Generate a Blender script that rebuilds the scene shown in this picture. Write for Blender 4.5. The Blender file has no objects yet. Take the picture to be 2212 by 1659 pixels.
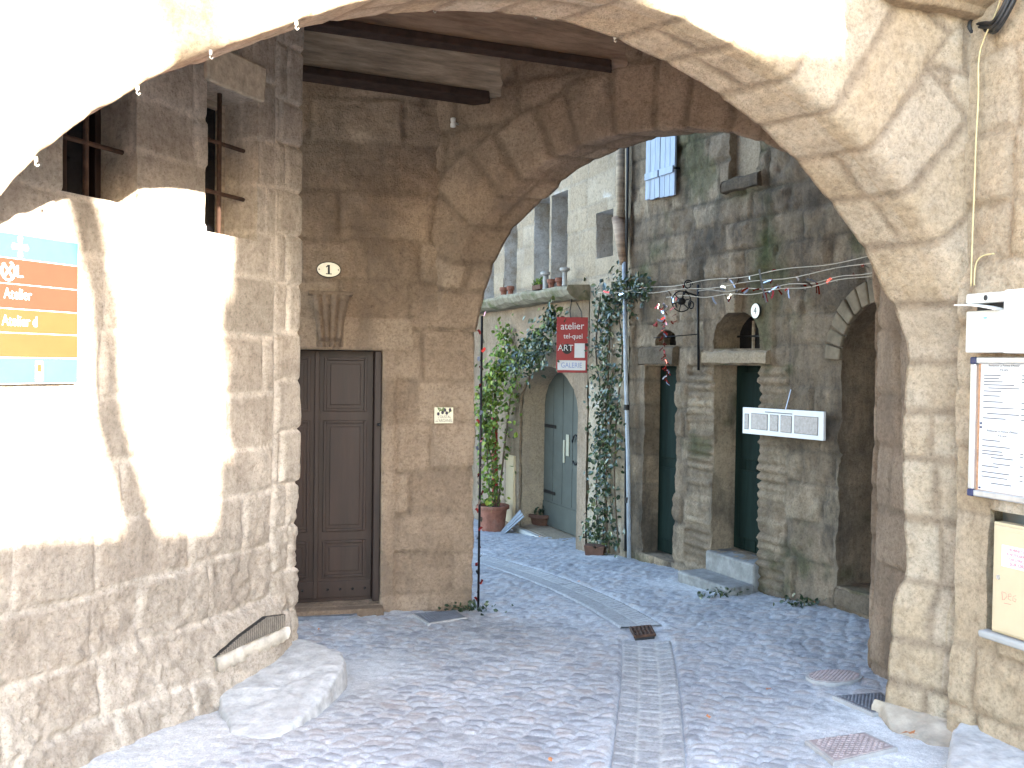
import bpy, math, random
import numpy as np
from mathutils import Vector, Matrix
random.seed(7)
# ------------------------------------------------------------------ camera, sky, sun, exposure
scn = bpy.context.scene
COL = scn.collection
FPX, CX, CY = 2000.0, 1106.0, 829.5            # focal length and centre on a 2212 px wide frame
PITCH, ROLL = math.atan(42.5/FPX), math.radians(0.8)
EYE = np.array([0.0, 0.0, 1.65])
_f = np.array([0, math.cos(PITCH), -math.sin(PITCH)])
_u0 = np.array([0, math.sin(PITCH), math.cos(PITCH)])
_r0 = np.array([1.0, 0, 0])
CR = math.cos(ROLL)*_r0+math.sin(ROLL)*_u0
CU = -math.sin(ROLL)*_r0+math.cos(ROLL)*_u0
cd = bpy.data.cameras.new('camera'); cam = bpy.data.objects.new('camera', cd); COL.objects.link(cam)
cd.sensor_width = 36.0; cd.lens = FPX/2212*36; cd.clip_end = 500; cd.clip_start = 0.05
cam.matrix_world = Matrix(((CR[0], CU[0], -_f[0], EYE[0]), (CR[1], CU[1], -_f[1], EYE[1]), (CR[2], CU[2], -_f[2], EYE[2]), (0, 0, 0, 1)))
scn.camera = cam
SUN_EL = math.radians(18.0); SH = np.array([0.70, -0.714, 0]); SH = SH/np.linalg.norm(SH)
SUNV = np.array([SH[0]*math.cos(SUN_EL), SH[1]*math.cos(SUN_EL), math.sin(SUN_EL)])
wd = bpy.data.worlds.new('World'); scn.world = wd; wd.use_nodes = True
wn = wd.node_tree.nodes; wl = wd.node_tree.links
sky = wn.new('ShaderNodeTexSky'); sky.sky_type = 'NISHITA'; sky.sun_disc = False
sky.sun_elevation = SUN_EL; sky.sun_rotation = math.atan2(SH[0], SH[1]); sky.altitude = 100
bg = wn['Background']; bg.inputs[1].default_value = 0.15; wl.new(sky.outputs[0], bg.inputs[0])
sd = bpy.data.lights.new('sun', 'SUN'); sd.energy = 5.0; sd.angle = math.radians(0.55); sd.color = (1.0, 0.93, 0.83)
sun = bpy.data.objects.new('sun', sd); COL.objects.link(sun); sun.location = (8, -10, 12)
sun.rotation_euler = Vector(SUNV).to_track_quat('Z', 'Y').to_euler()
scn.view_settings.view_transform = 'Standard'; scn.view_settings.look = 'None'
scn.view_settings.gamma = 1.0; scn.view_settings.use_curve_mapping = False
scn.view_settings.exposure = 3.8
scn.cycles.max_bounces = 8; scn.cycles.diffuse_bounces = 6; scn.cycles.use_denoising = True

# ------------------------------------------------------------------ measuring helpers
def ray(px, py):
    d = _f+CR*((px-CX)/FPX)-CU*((py-CY)/FPX)
    return d
class Frame:                                   # a vertical wall plane: origin, run direction, visible side
    def __init__(s, O, u, n):
        s.O = np.array([O[0], O[1], 0.0]); s.u = np.array([u[0], u[1], 0.0]); s.u /= np.linalg.norm(s.u)
        s.n = np.array([n[0], n[1], 0.0]); s.n /= np.linalg.norm(s.n)
        s.right = np.cross([0, 0, 1.0], s.n)
    def on(s, px, py, d=0.0):
        r = ray(px, py); k = np.dot(s.O+s.n*d-EYE, s.n)/np.dot(r, s.n); p = EYE+r*k
        return float(np.dot(p-s.O, s.u)), float(p[2])
    def W(s, a, z, d=0.0):
        return s.O+s.u*a+np.array([0, 0, z])+s.n*d
C1 = (-1.283, 5.69); K = (2.236, 4.565); A_ = (-0.60, 7.28); P_ = (-0.28, 7.36); B_ = (2.25, 5.70); PB = (1.24, 9.88)
FLW = Frame(C1, (-.397, -.918), (.918, -.397))
FDW = Frame(P_, (-.97, -.2425), (.2425, -.97))
FA = Frame(PB, (-.375, .927), (-.927, -.375))
FB = Frame(PB, (.4226, -.906), (-.906, -.4226))
KM = (K[0]-.927*.02, K[1]-.375*.02)
FMW = Frame(KM, (.375, -.927), (-.927, -.375))
FW1 = Frame(K, (-.94, -.342), (.342, -.94))
FW2 = Frame(A_, (.8746, -.4848), (-.4848, -.8746))
G1 = np.array([-.276, .276, 0.0])              # run of the big arch's soffit
FW1B = Frame((K[0]+G1[0], K[1]+G1[1]), (-.94, -.342), (.342, -.94))
G2 = np.array([.32, .08, 0.0])

# ------------------------------------------------------------------ noise
def _hash(ix, iy, iz, seed):
    with np.errstate(over='ignore'):
        h = (ix.astype(np.uint32)*np.uint32(374761393)+iy.astype(np.uint32)*np.uint32(668265263)+iz.astype(np.uint32)*np.uint32(2246822519)+np.uint32(seed*3266489917 & 0xffffffff))
        h = (h ^ (h >> np.uint32(13)))*np.uint32(1274126177)
        h = (h ^ (h >> np.uint32(16)))*np.uint32(2654435761)
        h = h ^ (h >> np.uint32(15))
    return h.astype(np.float64)/4294967295.0
def vnoise(P, seed=0):
    F = np.floor(P); fr = P-F; I = F.astype(np.int64); w = fr*fr*(3-2*fr); out = 0
    for dx in (0, 1):
        for dy in (0, 1):
            for dz in (0, 1):
                h = _hash(I[..., 0]+dx, I[..., 1]+dy, I[..., 2]+dz, seed)
                out = out+h*(w[..., 0] if dx else 1-w[..., 0])*(w[..., 1] if dy else 1-w[..., 1])*(w[..., 2] if dz else 1-w[..., 2])
    return out
def fbm(P, oct=4, seed=0, gain=.5):
    s = 0; a = 1.0; t = 0; Q = np.array(P, float)
    for o in range(oct):
        s = s+a*(vnoise(Q, seed+o)-.5)*2; t += a; a *= gain; Q = Q*2.03+7.7
    return s/t
def rnd(i, seed=0):
    i = np.asarray(i); return _hash(i, i*0+3, i*0+5, seed)
def sstep(a, b, x):
    t = np.clip((x-a)/(b-a), 0, 1); return t*t*(3-2*t)

# ------------------------------------------------------------------ materials
def new_mat(name):
    m = bpy.data.materials.new(name); m.use_nodes = True
    return m, m.node_tree.nodes, m.node_tree.links, m.node_tree.nodes['Principled BSDF']
def val(N, L, v):
    return v
def mixc(N, L, mode, fac, a, b):
    x = N.new('ShaderNodeMix'); x.data_type = 'RGBA'; x.blend_type = mode; x.clamp_factor = True
    for i, v in ((0, fac), (6, a), (7, b)):
        if isinstance(v, bpy.types.NodeSocket): L.new(v, x.inputs[i])
        elif isinstance(v, (int, float)): x.inputs[i].default_value = v if i == 0 else (v, v, v, 1)
        else: x.inputs[i].default_value = (v[0], v[1], v[2], 1)
    return x.outputs[2]
def mapr(N, L, v, a, b, c, d):
    x = N.new('ShaderNodeMapRange'); L.new(v, x.inputs[0])
    for i, q in enumerate((a, b, c, d)): x.inputs[i+1].default_value = q
    return x.outputs[0]
def noise(N, L, co, scale, det=4, rough=.6, dim=None):
    x = N.new('ShaderNodeTexNoise'); L.new(co, x.inputs['Vector']); x.inputs['Scale'].default_value = scale
    x.inputs['Detail'].default_value = det; x.inputs['Roughness'].default_value = rough
    return x.outputs[0]
def scaled(N, L, co, s):
    x = N.new('ShaderNodeMapping'); L.new(co, x.inputs[0]); x.inputs['Scale'].default_value = s
    return x.outputs[0]
def ramp(N, L, v, stops):
    x = N.new('ShaderNodeValToRGB'); L.new(v, x.inputs[0]); e = x.color_ramp.elements
    while len(e) < len(stops): e.new(.5)
    for q, (p, c) in zip(e, stops): q.position = p; q.color = (c[0], c[1], c[2], 1)
    return x.outputs[0]
def bump(N, L, b, h, strength, dist, prev=None):
    x = N.new('ShaderNodeBump'); L.new(h, x.inputs['Height']); x.inputs['Strength'].default_value = strength
    x.inputs['Distance'].default_value = dist
    if prev: L.new(prev, x.inputs['Normal'])
    if b: L.new(x.outputs[0], b.inputs['Normal'])
    return x.outputs[0]
def stone_mat(name, stops, mortar, big=(.72, 1.25), stain=None, stain_amt=.0, pits=.6, grain=1.0, moss=(.045, .055, .022), streak=0.0, bs=.6):
    m, N, L, b = new_mat(name)
    at = N.new('ShaderNodeAttribute'); at.attribute_name = 'stn'
    sp = N.new('ShaderNodeSeparateColor'); L.new(at.outputs['Color'], sp.inputs[0])
    tc = N.new('ShaderNodeTexCoord'); co = tc.outputs['Object']
    c = ramp(N, L, sp.outputs[1], stops)
    n1 = noise(N, L, co, 1.7, 5, .62); n2 = noise(N, L, co, 19*grain, 6, .7); n3 = noise(N, L, co, 75*grain, 4, .7)
    mort = mixc(N, L, 'MULTIPLY', 1.0, mortar, ramp(N, L, noise(N, L, co, 9, 4, .6), [(.25, (.75, .75, .75)), (.75, (1.15, 1.15, 1.15))]))
    c = mixc(N, L, 'MIX', sp.outputs[0], c, mort)
    c = mixc(N, L, 'MULTIPLY', 1.0, c, ramp(N, L, n1, [(.28, (big[0],)*3), (.72, (big[1],)*3)]))
    c = mixc(N, L, 'MULTIPLY', 1.0, c, ramp(N, L, n2, [(.25, (.70, .68, .66)), (.5, (1, 1, 1)), (.75, (1.16, 1.16, 1.16))]))
    n4 = noise(N, L, co, 48*grain, 8, .8)
    c = mixc(N, L, 'MULTIPLY', 1.0, c, ramp(N, L, n4, [(.30, (.55, .53, .50)), (.48, (1, 1, 1)), (.70, (1.25, 1.25, 1.25))]))
    pt = mapr(N, L, n3, .60, .70, 0, pits)
    c = mixc(N, L, 'MIX', pt, c, mixc(N, L, 'MULTIPLY', 1.0, c, (.45, .42, .40)))
    if stain:
        ns = noise(N, L, scaled(N, L, co, (1, 1, .45)), 2.6, 7, .68)
        c = mixc(N, L, 'MIX', mapr(N, L, ns, .50, .66, 0, stain_amt), c, stain)
    if streak:
        ns = noise(N, L, scaled(N, L, co, (9, 9, .5)), 2.0, 4, .6)
        c = mixc(N, L, 'MIX', mapr(N, L, ns, .52, .7, 0, streak), c, mixc(N, L, 'MULTIPLY', 1.0, c, (.6, .57, .54)))
    gm = mixc(N, L, 'MULTIPLY', 1.0, moss, ramp(N, L, n2, [(.3, (.5, .5, .5)), (.7, (1.7, 1.7, 1.5))]))
    c = mixc(N, L, 'MIX', sp.outputs[2], c, gm)
    L.new(c, b.inputs['Base Color']); b.inputs['Roughness'].default_value = .93; b.inputs['Specular IOR Level'].default_value = .18
    q = bump(N, L, None, n2, bs*.6, .02); q = bump(N, L, None, n4, bs, .02, q); q = bump(N, L, b, n3, bs*.8, .008, q)
    return m
def plain(name, col, rough=.6, metal=0.0, var=.15, scale=12, bmp=0.0, spec=.4, dirt=None, stretch=None):
    m, N, L, b = new_mat(name)
    tc = N.new('ShaderNodeTexCoord'); co = tc.outputs['Object']
    if stretch: co = scaled(N, L, co, stretch)
    n = noise(N, L, co, scale, 5, .65)
    c = mixc(N, L, 'MULTIPLY', 1.0, col, ramp(N, L, n, [(.25, (1-var*1.6,)*3), (.75, (1+var,)*3)]))
    if dirt:
        n2 = noise(N, L, co, scale*.35, 6, .7)
        c = mixc(N, L, 'MIX', mapr(N, L, n2, .5, .68, 0, dirt[1]), c, dirt[0])
    L.new(c, b.inputs['Base Color']); b.inputs['Roughness'].default_value = rough; b.inputs['Metallic'].default_value = metal
    b.inputs['Specular IOR Level'].default_value = spec
    if bmp: bump(N, L, b, n, bmp, .01)
    return m

# ------------------------------------------------------------------ objects
def thing(name, label, cat, loc=(0, 0, 0), group=None):
    o = bpy.data.objects.new(name, None); COL.objects.link(o); o.location = [float(v) for v in loc]; o.empty_display_size = .1
    o['label'] = label; o['category'] = cat
    if group: o['group'] = group
    return o
def tag(o, label, cat, group=None):
    o['label'] = label; o['category'] = cat
    if group: o['group'] = group
    return o
def world_loc(o):
    v = np.zeros(3)
    while o is not None:
        v = v+np.array(o.location); o = o.parent
    return v
def link(name, me, mat, parent=None):
    o = bpy.data.objects.new(name, me); COL.objects.link(o)
    if mat is not None: me.materials.append(mat)
    if parent is not None: o.parent = parent
    return o
def np_mesh(name, V, F, cols=None, smooth=True):
    """V (n,3), F (m,4) index array (or list of index arrays of equal width)"""
    me = bpy.data.meshes.new(name); V = np.asarray(V, np.float32)
    Fs = F if isinstance(F, list) else [F]
    Fs = [np.asarray(f, np.int32) for f in Fs if len(f)]
    me.vertices.add(len(V)); me.vertices.foreach_set('co', V.ravel())
    nl = sum(f.size for f in Fs); nf = sum(len(f) for f in Fs)
    me.loops.add(nl); me.loops.foreach_set('vertex_index', np.concatenate([f.ravel() for f in Fs]))
    me.polygons.add(nf)
    tot = np.concatenate([np.full(len(f), f.shape[1], np.int32) for f in Fs])
    me.polygons.foreach_set('loop_start', np.concatenate([[0], np.cumsum(tot)[:-1]]).astype(np.int32))
    if smooth: me.polygons.foreach_set('use_smooth', np.ones(nf, bool))
    me.update(calc_edges=True)
    if cols is not None:
        a = me.color_attributes.new('stn', 'FLOAT_COLOR', 'POINT')
        a.data.foreach_set('color', np.asarray(cols, np.float32).ravel())
    return me
class MB:
    def __init__(s): s.v = []; s.f = []
    def add(s, vs, fs):
        b = len(s.v); s.v += [tuple(float(c) for c in v) for v in vs]; s.f += [tuple(i+b for i in f) for f in fs]; return s
    def fbox(s, F, a0, a1, z0, z1, d0, d1, tilt=0.0):
        am, zm = (a0+a1)/2, (z0+z1)/2; vs = []
        for d in (d0, d1):
            for (a, z) in ((a0, z0), (a1, z0), (a1, z1), (a0, z1)):
                if tilt:
                    c, q = math.cos(tilt), math.sin(tilt); da, dz = a-am, z-zm; a, z = am+da*c-dz*q, zm+da*q+dz*c
                vs.append(F.W(a, z, d))
        return s.add(vs, [(0, 3, 2, 1), (4, 5, 6, 7), (0, 1, 5, 4), (1, 2, 6, 5), (2, 3, 7, 6), (3, 0, 4, 7)])
    def prism(s, bot, top):
        n = len(bot); return s.add(list(bot)+list(top), [tuple(range(n))[::-1], tuple(range(n, 2*n))]+[(i, (i+1) % n, n+(i+1) % n, n+i) for i in range(n)])
    def tube(s, pts, r, seg=8, cap=True):
        pts = [np.array(p, float) for p in pts]; n = len(pts); rs = r if hasattr(r, '__len__') else [r]*n; rings = []
        up = np.array([.13, .27, .95])
        for i, p in enumerate(pts):
            t = pts[min(i+1, n-1)]-pts[max(i-1, 0)]; t = t/(np.linalg.norm(t)+1e-9)
            a = np.cross(t, up)
            if np.linalg.norm(a) < .2: a = np.cross(t, [1.0, 0, 0])
            a /= np.linalg.norm(a); b = np.cross(t, a)
            rings.append([p+rs[i]*(math.cos(2*math.pi*k/seg)*a+math.sin(2*math.pi*k/seg)*b) for k in range(seg)])
        vs = [v for R in rings for v in R]; fs = []
        for i in range(n-1):
            for k in range(seg):
                fs.append((i*seg+k, i*seg+(k+1) % seg, (i+1)*seg+(k+1) % seg, (i+1)*seg+k))
        if cap: fs += [tuple(range(seg))[::-1], tuple((n-1)*seg+k for k in range(seg))]
        return s.add(vs, fs)
    def lathe(s, c, prof, seg=24, sx=1.0, axis=None):
        c = np.array(c, float); n = len(prof); vs = []; X, Y, Z = (np.array([1.0, 0, 0]), np.array([0, 1.0, 0]), np.array([0, 0, 1.0])) if axis is None else axis
        for (r, z) in prof:
            for k in range(seg):
                t = 2*math.pi*k/seg; vs.append(c+X*r*math.cos(t)*sx+Y*r*math.sin(t)+Z*z)
        fs = [(i*seg+k, i*seg+(k+1) % seg, (i+1)*seg+(k+1) % seg, (i+1)*seg+k) for i in range(n-1) for k in range(seg)]
        fs += [tuple(range(seg))[::-1], tuple((n-1)*seg+k for k in range(seg))]
        return s.add(vs, fs)
    def build(s, name, mat, parent=None, bevel=0.0, smooth=False):
        w = world_loc(parent) if parent is not None else np.zeros(3)
        me = bpy.data.meshes.new(name); me.from_pydata([tuple(np.array(v)-w) for v in s.v], [], s.f); me.update()
        if smooth: me.polygons.foreach_set('use_smooth', [True]*len(me.polygons))
        o = link(name, me, mat, parent)
        if bevel:
            b = o.modifiers.new('soft edges', 'BEVEL'); b.width = bevel; b.segments = 2; b.limit_method = 'ANGLE'; b.angle_limit = math.radians(40)
        return o
def text(body, F, a, z, d, size, mat, parent, name='lettering', align='CENTER', xs=1.0, rot=0.0, thick=.0008):
    cu = bpy.data.curves.new('t', 'FONT'); cu.body = body; cu.size = size; cu.align_x = align; cu.align_y = 'CENTER'; cu.extrude = thick
    ob = bpy.data.objects.new('t', cu); COL.objects.link(ob); dg = bpy.context.evaluated_depsgraph_get()
    me = bpy.data.meshes.new_from_object(ob.evaluated_get(dg)); bpy.data.objects.remove(ob); bpy.data.curves.remove(cu)
    c, q = math.cos(rot), math.sin(rot); o = F.W(a, z, d)-(world_loc(parent) if parent is not None else 0)
    for v in me.vertices:
        x, y = v.co.x*xs, v.co.y; x, y = x*c-y*q, x*q+y*c
        p = o+F.right*x+np.array([0, 0, y])+F.n*v.co.z; v.co = [float(t) for t in p]
    me.materials.clear(); me.name = name
    return link(name, me, mat, parent)

# ------------------------------------------------------------------ masonry
class Courses:
    def __init__(s, seed, q0, q1, hr, p0, p1, wr):
        R = random.Random(seed); s.qb = [q0]
        while s.qb[-1] < q1: s.qb.append(s.qb[-1]+R.uniform(*hr))
        s.qb = np.array(s.qb); s.pb = []
        for i in range(len(s.qb)-1):
            b = [p0-R.uniform(0, wr[1])]
            while b[-1] < p1: b.append(b[-1]+R.uniform(*wr))
            s.pb.append(np.array(b))
    def eval(s, p, q):
        ci = np.clip(np.searchsorted(s.qb, q)-1, 0, len(s.qb)-2); bid = np.zeros(p.shape, np.int64); ep = np.zeros(p.shape)
        for i in range(len(s.qb)-1):
            k = ci == i
            if not k.any(): continue
            b = s.pb[i]; j = np.clip(np.searchsorted(b, p[k])-1, 0, len(b)-2); bid[k] = j+i*97
            ep[k] = np.minimum(p[k]-b[j], b[j+1]-p[k])
        eq = np.minimum(q-s.qb[ci], s.qb[ci+1]-q)
        return bid, np.minimum(np.maximum(ep, 0), np.maximum(eq, 0))
def relief(P, bid, ed, seed, jd=.02, jw=.022, off=.012, rough=.012, freq=6.0, dome=.012, smear=0.0):
    r1 = rnd(bid, seed); r2 = rnd(bid, seed+11); r3 = rnd(bid, seed+23)
    fb = fbm(P*freq, 4, seed+3); fi = fbm(P*freq*4.3, 3, seed+9)
    w = jw*(.55+.9*vnoise(P*5.0, seed+5))
    jm = sstep(0.15*w, w*1.25, ed)
    rr = rough*(.45+1.3*r2)
    if smear:                                   # joints filled flush in places
        sm = sstep(.45, .65, vnoise(P*2.2, seed+31)); jdv = jd*(1-smear*sm)
    else: jdv = jd
    h = -jdv*(1-jm)+off*(r1-.5)*2*jm-dome*np.exp(-ed/.03)*(1-.4*r3)+rr*fb+.35*rr*fi
    g = np.clip(.15+.7*r3+.25*fb, 0, 1)
    return h, 1-jm, g
def poly_inside(poly, p, q):
    ins = np.zeros(p.shape, bool); n = len(poly)
    for i in range(n):
        (x1, y1), (x2, y2) = poly[i], poly[(i+1) % n]
        c = ((y1 > q) != (y2 > q)) & (p < (x2-x1)*(q-y1)/((y2-y1) or 1e-12)+x1); ins ^= c
    return ins
def poly_snap(poly, p, q):
    best = None
    for i in range(len(poly)):
        (x1, y1), (x2, y2) = poly[i], poly[(i+1) % len(poly)]; dx, dy = x2-x1, y2-y1
        t = min(1, max(0, ((p-x1)*dx+(q-y1)*dy)/((dx*dx+dy*dy) or 1e-12))); a, b = x1+t*dx, y1+t*dy; d = (a-p)**2+(b-q)**2
        if best is None or d < best[0]: best = (d, a, b)
    return best[1], best[2]
def wall_sheet(name, plan, z0, z1, res, evalf, mat, parent, holes=(), rad=.035, extra=None):
    """plan polyline walked with the visible side on its left; evalf(P, p, q) -> height, rgb; holes: dict(poly, depth, splay)"""
    plan = [np.array(a, float) for a in plan]; seg = [np.linalg.norm(plan[i+1]-plan[i]) for i in range(len(plan)-1)]
    cum = np.concatenate([[0], np.cumsum(seg)])
    def pos(p):
        i = np.clip(np.searchsorted(cum, p, side='right')-1, 0, len(seg)-1); D = np.array([(plan[k+1]-plan[k])/seg[k] for k in range(len(seg))]); PL = np.array(plan)
        X = PL[i]+D[i]*(p-cum[i])[..., None]; Nn = np.stack([-D[i][..., 1], D[i][..., 0]], -1)
        for c in range(1, len(plan)-1):
            k = np.abs(p-cum[c]) < rad
            if k.any():
                t = ((p[k]-cum[c]+rad)/(2*rad))[:, None]; a = plan[c]-D[c-1]*rad; b = plan[c]+D[c]*rad
                X[k] = (1-t)**2*a+2*t*(1-t)*plan[c]+t*t*b; d = D[c-1]*(1-t)+D[c]*t; d /= np.linalg.norm(d, axis=1)[:, None]
                Nn[k] = np.stack([-d[:, 1], d[:, 0]], -1)
        return X, Nn
    def axis(lo, hi, forced):
        f = sorted(set([lo, hi]+[x for x in forced if lo < x < hi])); out = []
        for a, b in zip(f[:-1], f[1:]):
            n = max(1, int(round((b-a)/res))); out += list(np.linspace(a, b, n, endpoint=False))
        return np.array(out+[hi])
    fp = [c+e for c in cum[1:-1] for e in (-rad, -rad/2, 0, rad/2, rad)]; fq = []
    for h in holes:
        xs = [a for a, b in h['poly']]; ys = [b for a, b in h['poly']]; fp += [min(xs), max(xs)]; fq += [min(ys), max(ys)]
    pa, qa = axis(0, cum[-1], fp), axis(z0, z1, fq); n, m = len(pa), len(qa)
    Pg, Qg = np.meshgrid(pa, qa, indexing='ij'); pc = (Pg[:-1, :-1]+Pg[1:, 1:])/2; qc = (Qg[:-1, :-1]+Qg[1:, 1:])/2
    keep = np.ones(pc.shape, bool); loops = []
    for h in holes:
        rem = poly_inside(h['poly'], pc, qc); keep &= ~rem; nxt = {}
        for i, j in zip(*np.nonzero(rem)):
            for (di, dj, a, b) in ((0, -1, (i, j), (i+1, j)), (1, 0, (i+1, j), (i+1, j+1)), (0, 1, (i+1, j+1), (i, j+1)), (-1, 0, (i, j+1), (i, j))):
                I, J = i+di, j+dj
                if not (0 <= I < n-1 and 0 <= J < m-1) or not rem[I, J]: nxt[a] = b
        if not nxt: continue
        st = next(iter(nxt)); lp = [st]
        while nxt[lp[-1]] != st and len(lp) < 9000: lp.append(nxt[lp[-1]])
        for (i, j) in lp: Pg[i, j], Qg[i, j] = poly_snap(h['poly'], Pg[i, j], Qg[i, j])
        loops.append((h, lp))
    pf, qf = Pg.ravel(), Qg.ravel(); X, Nn = pos(pf); P3 = np.concatenate([X, qf[:, None]], 1); N3 = np.concatenate([Nn, np.zeros((len(pf), 1))], 1)
    hgt, rgb = evalf(P3, pf, qf)
    if extra is not None: hgt = hgt+extra(pf, qf)
    V = P3+N3*hgt[:, None]; idx = np.arange(n*m).reshape(n, m)
    Fq = np.stack([idx[:-1, :-1][keep], idx[1:, :-1][keep], idx[1:, 1:][keep], idx[:-1, 1:][keep]], 1)
    AV, AF, AC = [V], [Fq], [rgb]; base = n*m
    for h, lp in loops:
        ids = np.array([idx[i, j] for i, j in lp]); B0 = V[ids]; NN = N3[ids]; L = len(ids); dep = h['depth']; kk = max(2, int(dep/max(res, .03)))+1
        cx = np.mean([a for a, b in h['poly']]); cz = np.mean([b for a, b in h['poly']]); sx, sz = h.get('splay', (0, 0)); rows = []
        cp = pos(np.array([cx]))[0][0]; fix = P3[ids]-NN*dep
        for k in range(kk):
            t = k/(kk-1); Q = B0*(1-t)+fix*t
            if sx: Q[:, :2] += (np.r_[cp]-X[ids])*sx*t
            if sz: Q[:, 2] += (cz-qf[ids])*sz*t
            if 0 < t: Q += NN*0+(fbm(Q*9, 3, 77)[:, None])*np.array([.006, .006, .006])*(1 if t < 1 else 0)
            rows.append(Q)
        RV = np.concatenate(rows); hh, rc = evalf(RV, pf[ids].repeat(1) if False else np.tile(pf[ids], kk)+np.repeat(np.linspace(0, dep, kk), L), np.tile(qf[ids], kk))
        if 'tone' in h: rc[:, 1] = np.clip(h['tone']+.15*fbm(RV*8, 3, 5), 0, 1); rc[:, 0] *= .3
        k0 = np.arange(L); f = []
        for k in range(kk-1):
            a = base+k*L+k0; b = base+k*L+(k0+1) % L; f.append(np.stack([a, b, b+L, a+L], 1))
        AV.append(RV); AF.append(np.concatenate(f)); AC.append(rc); base += kk*L
    C = np.concatenate(AC); C = np.concatenate([C, np.ones((len(C), 1))], 1)
    w = world_loc(parent) if parent is not None else 0
    return link(name, np_mesh(name, np.concatenate(AV)-w, np.concatenate(AF), C), mat, parent)
def rect(a0, a1, z0, z1): return [(a0, z0), (a1, z0), (a1, z1), (a0, z1)]
def archpoly(a0, a1, z0, zs, zt, k=12):
    c, r = (a0+a1)/2, (a1-a0)/2
    return [(a0, z0), (a1, z0)]+[(c+r*math.cos(t), zs+(zt-zs)*math.sin(t)) for t in np.linspace(0, math.pi, k)]
def arch_wall(name, F, G, curve, iR, iL, tbox, ztop, seed, mat, parent, res=.018, rad=.06, vw=(.22, .36), vr=(.5, .75), cfun=None, jd=.014, rough=.014, nback=14, off=.012, zone=.75, jw=.02, coff=None, moss=None, freq=6.0):
    """loft along an arch curve (t,z) ordered right base -> over -> left base; iR/iL arc indices (by resampled fraction) where jambs end"""
    c = np.array(curve, float); s = np.concatenate([[0], np.cumsum(np.linalg.norm(np.diff(c, axis=0), axis=1))]); n = int(s[-1]/res)
    a = np.linspace(0, s[-1], n); t = np.interp(a, s, c[:, 0]); z = np.interp(a, s, c[:, 1])
    ker = np.exp(-np.linspace(-2, 2, 9)**2); ker /= ker.sum(); sm = lambda q: np.convolve(np.pad(q, 4, mode='edge'), ker, 'valid')
    t, z = sm(sm(t)), sm(sm(z))
    kw = np.exp(-np.linspace(-2, 2, 61)**2); kw /= kw.sum(); sw = lambda q: np.convolve(np.pad(q, 30, mode='edge'), kw, 'valid')
    dt, dz = np.gradient(sw(t)), np.gradient(sw(z)); ln = np.hypot(dt, dz); o = np.stack([-dz/ln*-1*-1, dt/ln], 1)
    o = np.stack([-dz/ln, dt/ln], 1)
    # outward = away from the opening
    cen = np.array([(t.max()+t.min())/2, z.min()]); 
    sg = np.sign(((np.stack([t, z], 1)-cen)*o).sum(1).mean()); o = o*sg
    aR, aL = a[-1]*iR, a[-1]*iL
    wR = sstep(aR+.25, aR-.05, a)[:, None]; wL = sstep(aL-.25, aL+.05, a)[:, None]
    o = o*(1-wR)+np.array([-1.0, 0])*wR; o = o*(1-wL)+np.array([1.0, 0])*wL; o /= np.linalg.norm(o, axis=1)[:, None]
    with np.errstate(divide='ignore', invalid='ignore'):
        l1 = np.where(o[:, 0] < -1e-3, (tbox[0]-t)/o[:, 0], 99); l2 = np.where(o[:, 0] > 1e-3, (tbox[1]-t)/o[:, 0], 99); l3 = np.where(o[:, 1] > 1e-3, (ztop-z)/o[:, 1], 99)
    Lm = np.maximum(np.minimum(np.minimum(l1, l2), l3), .1)
    T = np.linalg.norm(G); gh = G/T; frows = [rad]; step = res
    while frows[-1] < 6.5:
        frows.append(frows[-1]+step)
        if frows[-1] > zone: step *= 1.12
    frows = np.array(frows[::-1])
    Rn = random.Random(seed); vb = [0]
    while vb[-1] < a[-1]: vb.append(vb[-1]+Rn.uniform(*vw))
    vb = np.array(vb); vi = np.clip(np.searchsorted(vb, a)-1, 0, len(vb)-2); va = np.minimum(a-vb[vi], vb[vi+1]-a)
    Rv = np.array([Rn.uniform(*vr) for _ in vb])[vi]; Rv = np.where((a < aR) | (a > aL), .62+.3*rnd(vi, 3), Rv)
    crs = Courses(seed+1, -1, ztop+1, (.26, .36), tbox[0]-1, tbox[1]+1, (.35, .7))
    jamb = (a < aR) | (a > aL)
    rows = []
    Zv = np.array([0, 0, 1.0]); C2 = np.stack([t, z], 1)
    def to3(q, w): return F.O+F.u*q[:, :1]+Zv*q[:, 1:2]+gh*w
    def put(q, w, nrm, d, soff):
        P = to3(q, w); bid = vi.copy(); wob = .02*fbm(P*4, 2, seed+4)
        if soff is None:
            ea = va*np.where(jamb, 1, 1+d/2.2)+wob*.5; dd = Rv-d+wob
            b2, e2 = crs.eval(q[:, 0]+wob, q[:, 1]+wob); invz = d < Rv
            ed = np.where(dd > 0, np.minimum(np.maximum(ea, 0), dd), np.minimum(e2, -dd)); bid = np.where(dd > 0, vi, b2+1000)
        else:
            ed = np.maximum(va+wob*.5, 0); r = rnd(vi, seed+77); cut = T*(.35+.3*r)
            sp2 = np.where(r > .35, np.abs(soff-cut), 9); ed = np.minimum(ed, sp2+.004); bid = vi*2+(soff > cut)*(r > .35)+5000
            bid = np.where(soff < .12, vi, bid)
        h, rr, gg = relief(P, bid, ed, seed, jd=jd, jw=jw, off=off, rough=rough, dome=.001, freq=freq)
        if coff is not None: h = h+coff(q[:, 0], q[:, 1])
        col = np.stack([rr, gg, np.zeros(len(rr)) if moss is None else moss(P), np.ones(len(rr))], 1)
        rows.append((P+nrm*h[:, None], col))
    nf = np.tile(F.n, (n, 1)); no = -(F.u*o[:, :1]+Zv*o[:, 1:2])
    for fr in frows:
        d = np.minimum(fr, Lm); 
        put(C2+o*d[:, None], 0.0, nf, d, None)
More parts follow.
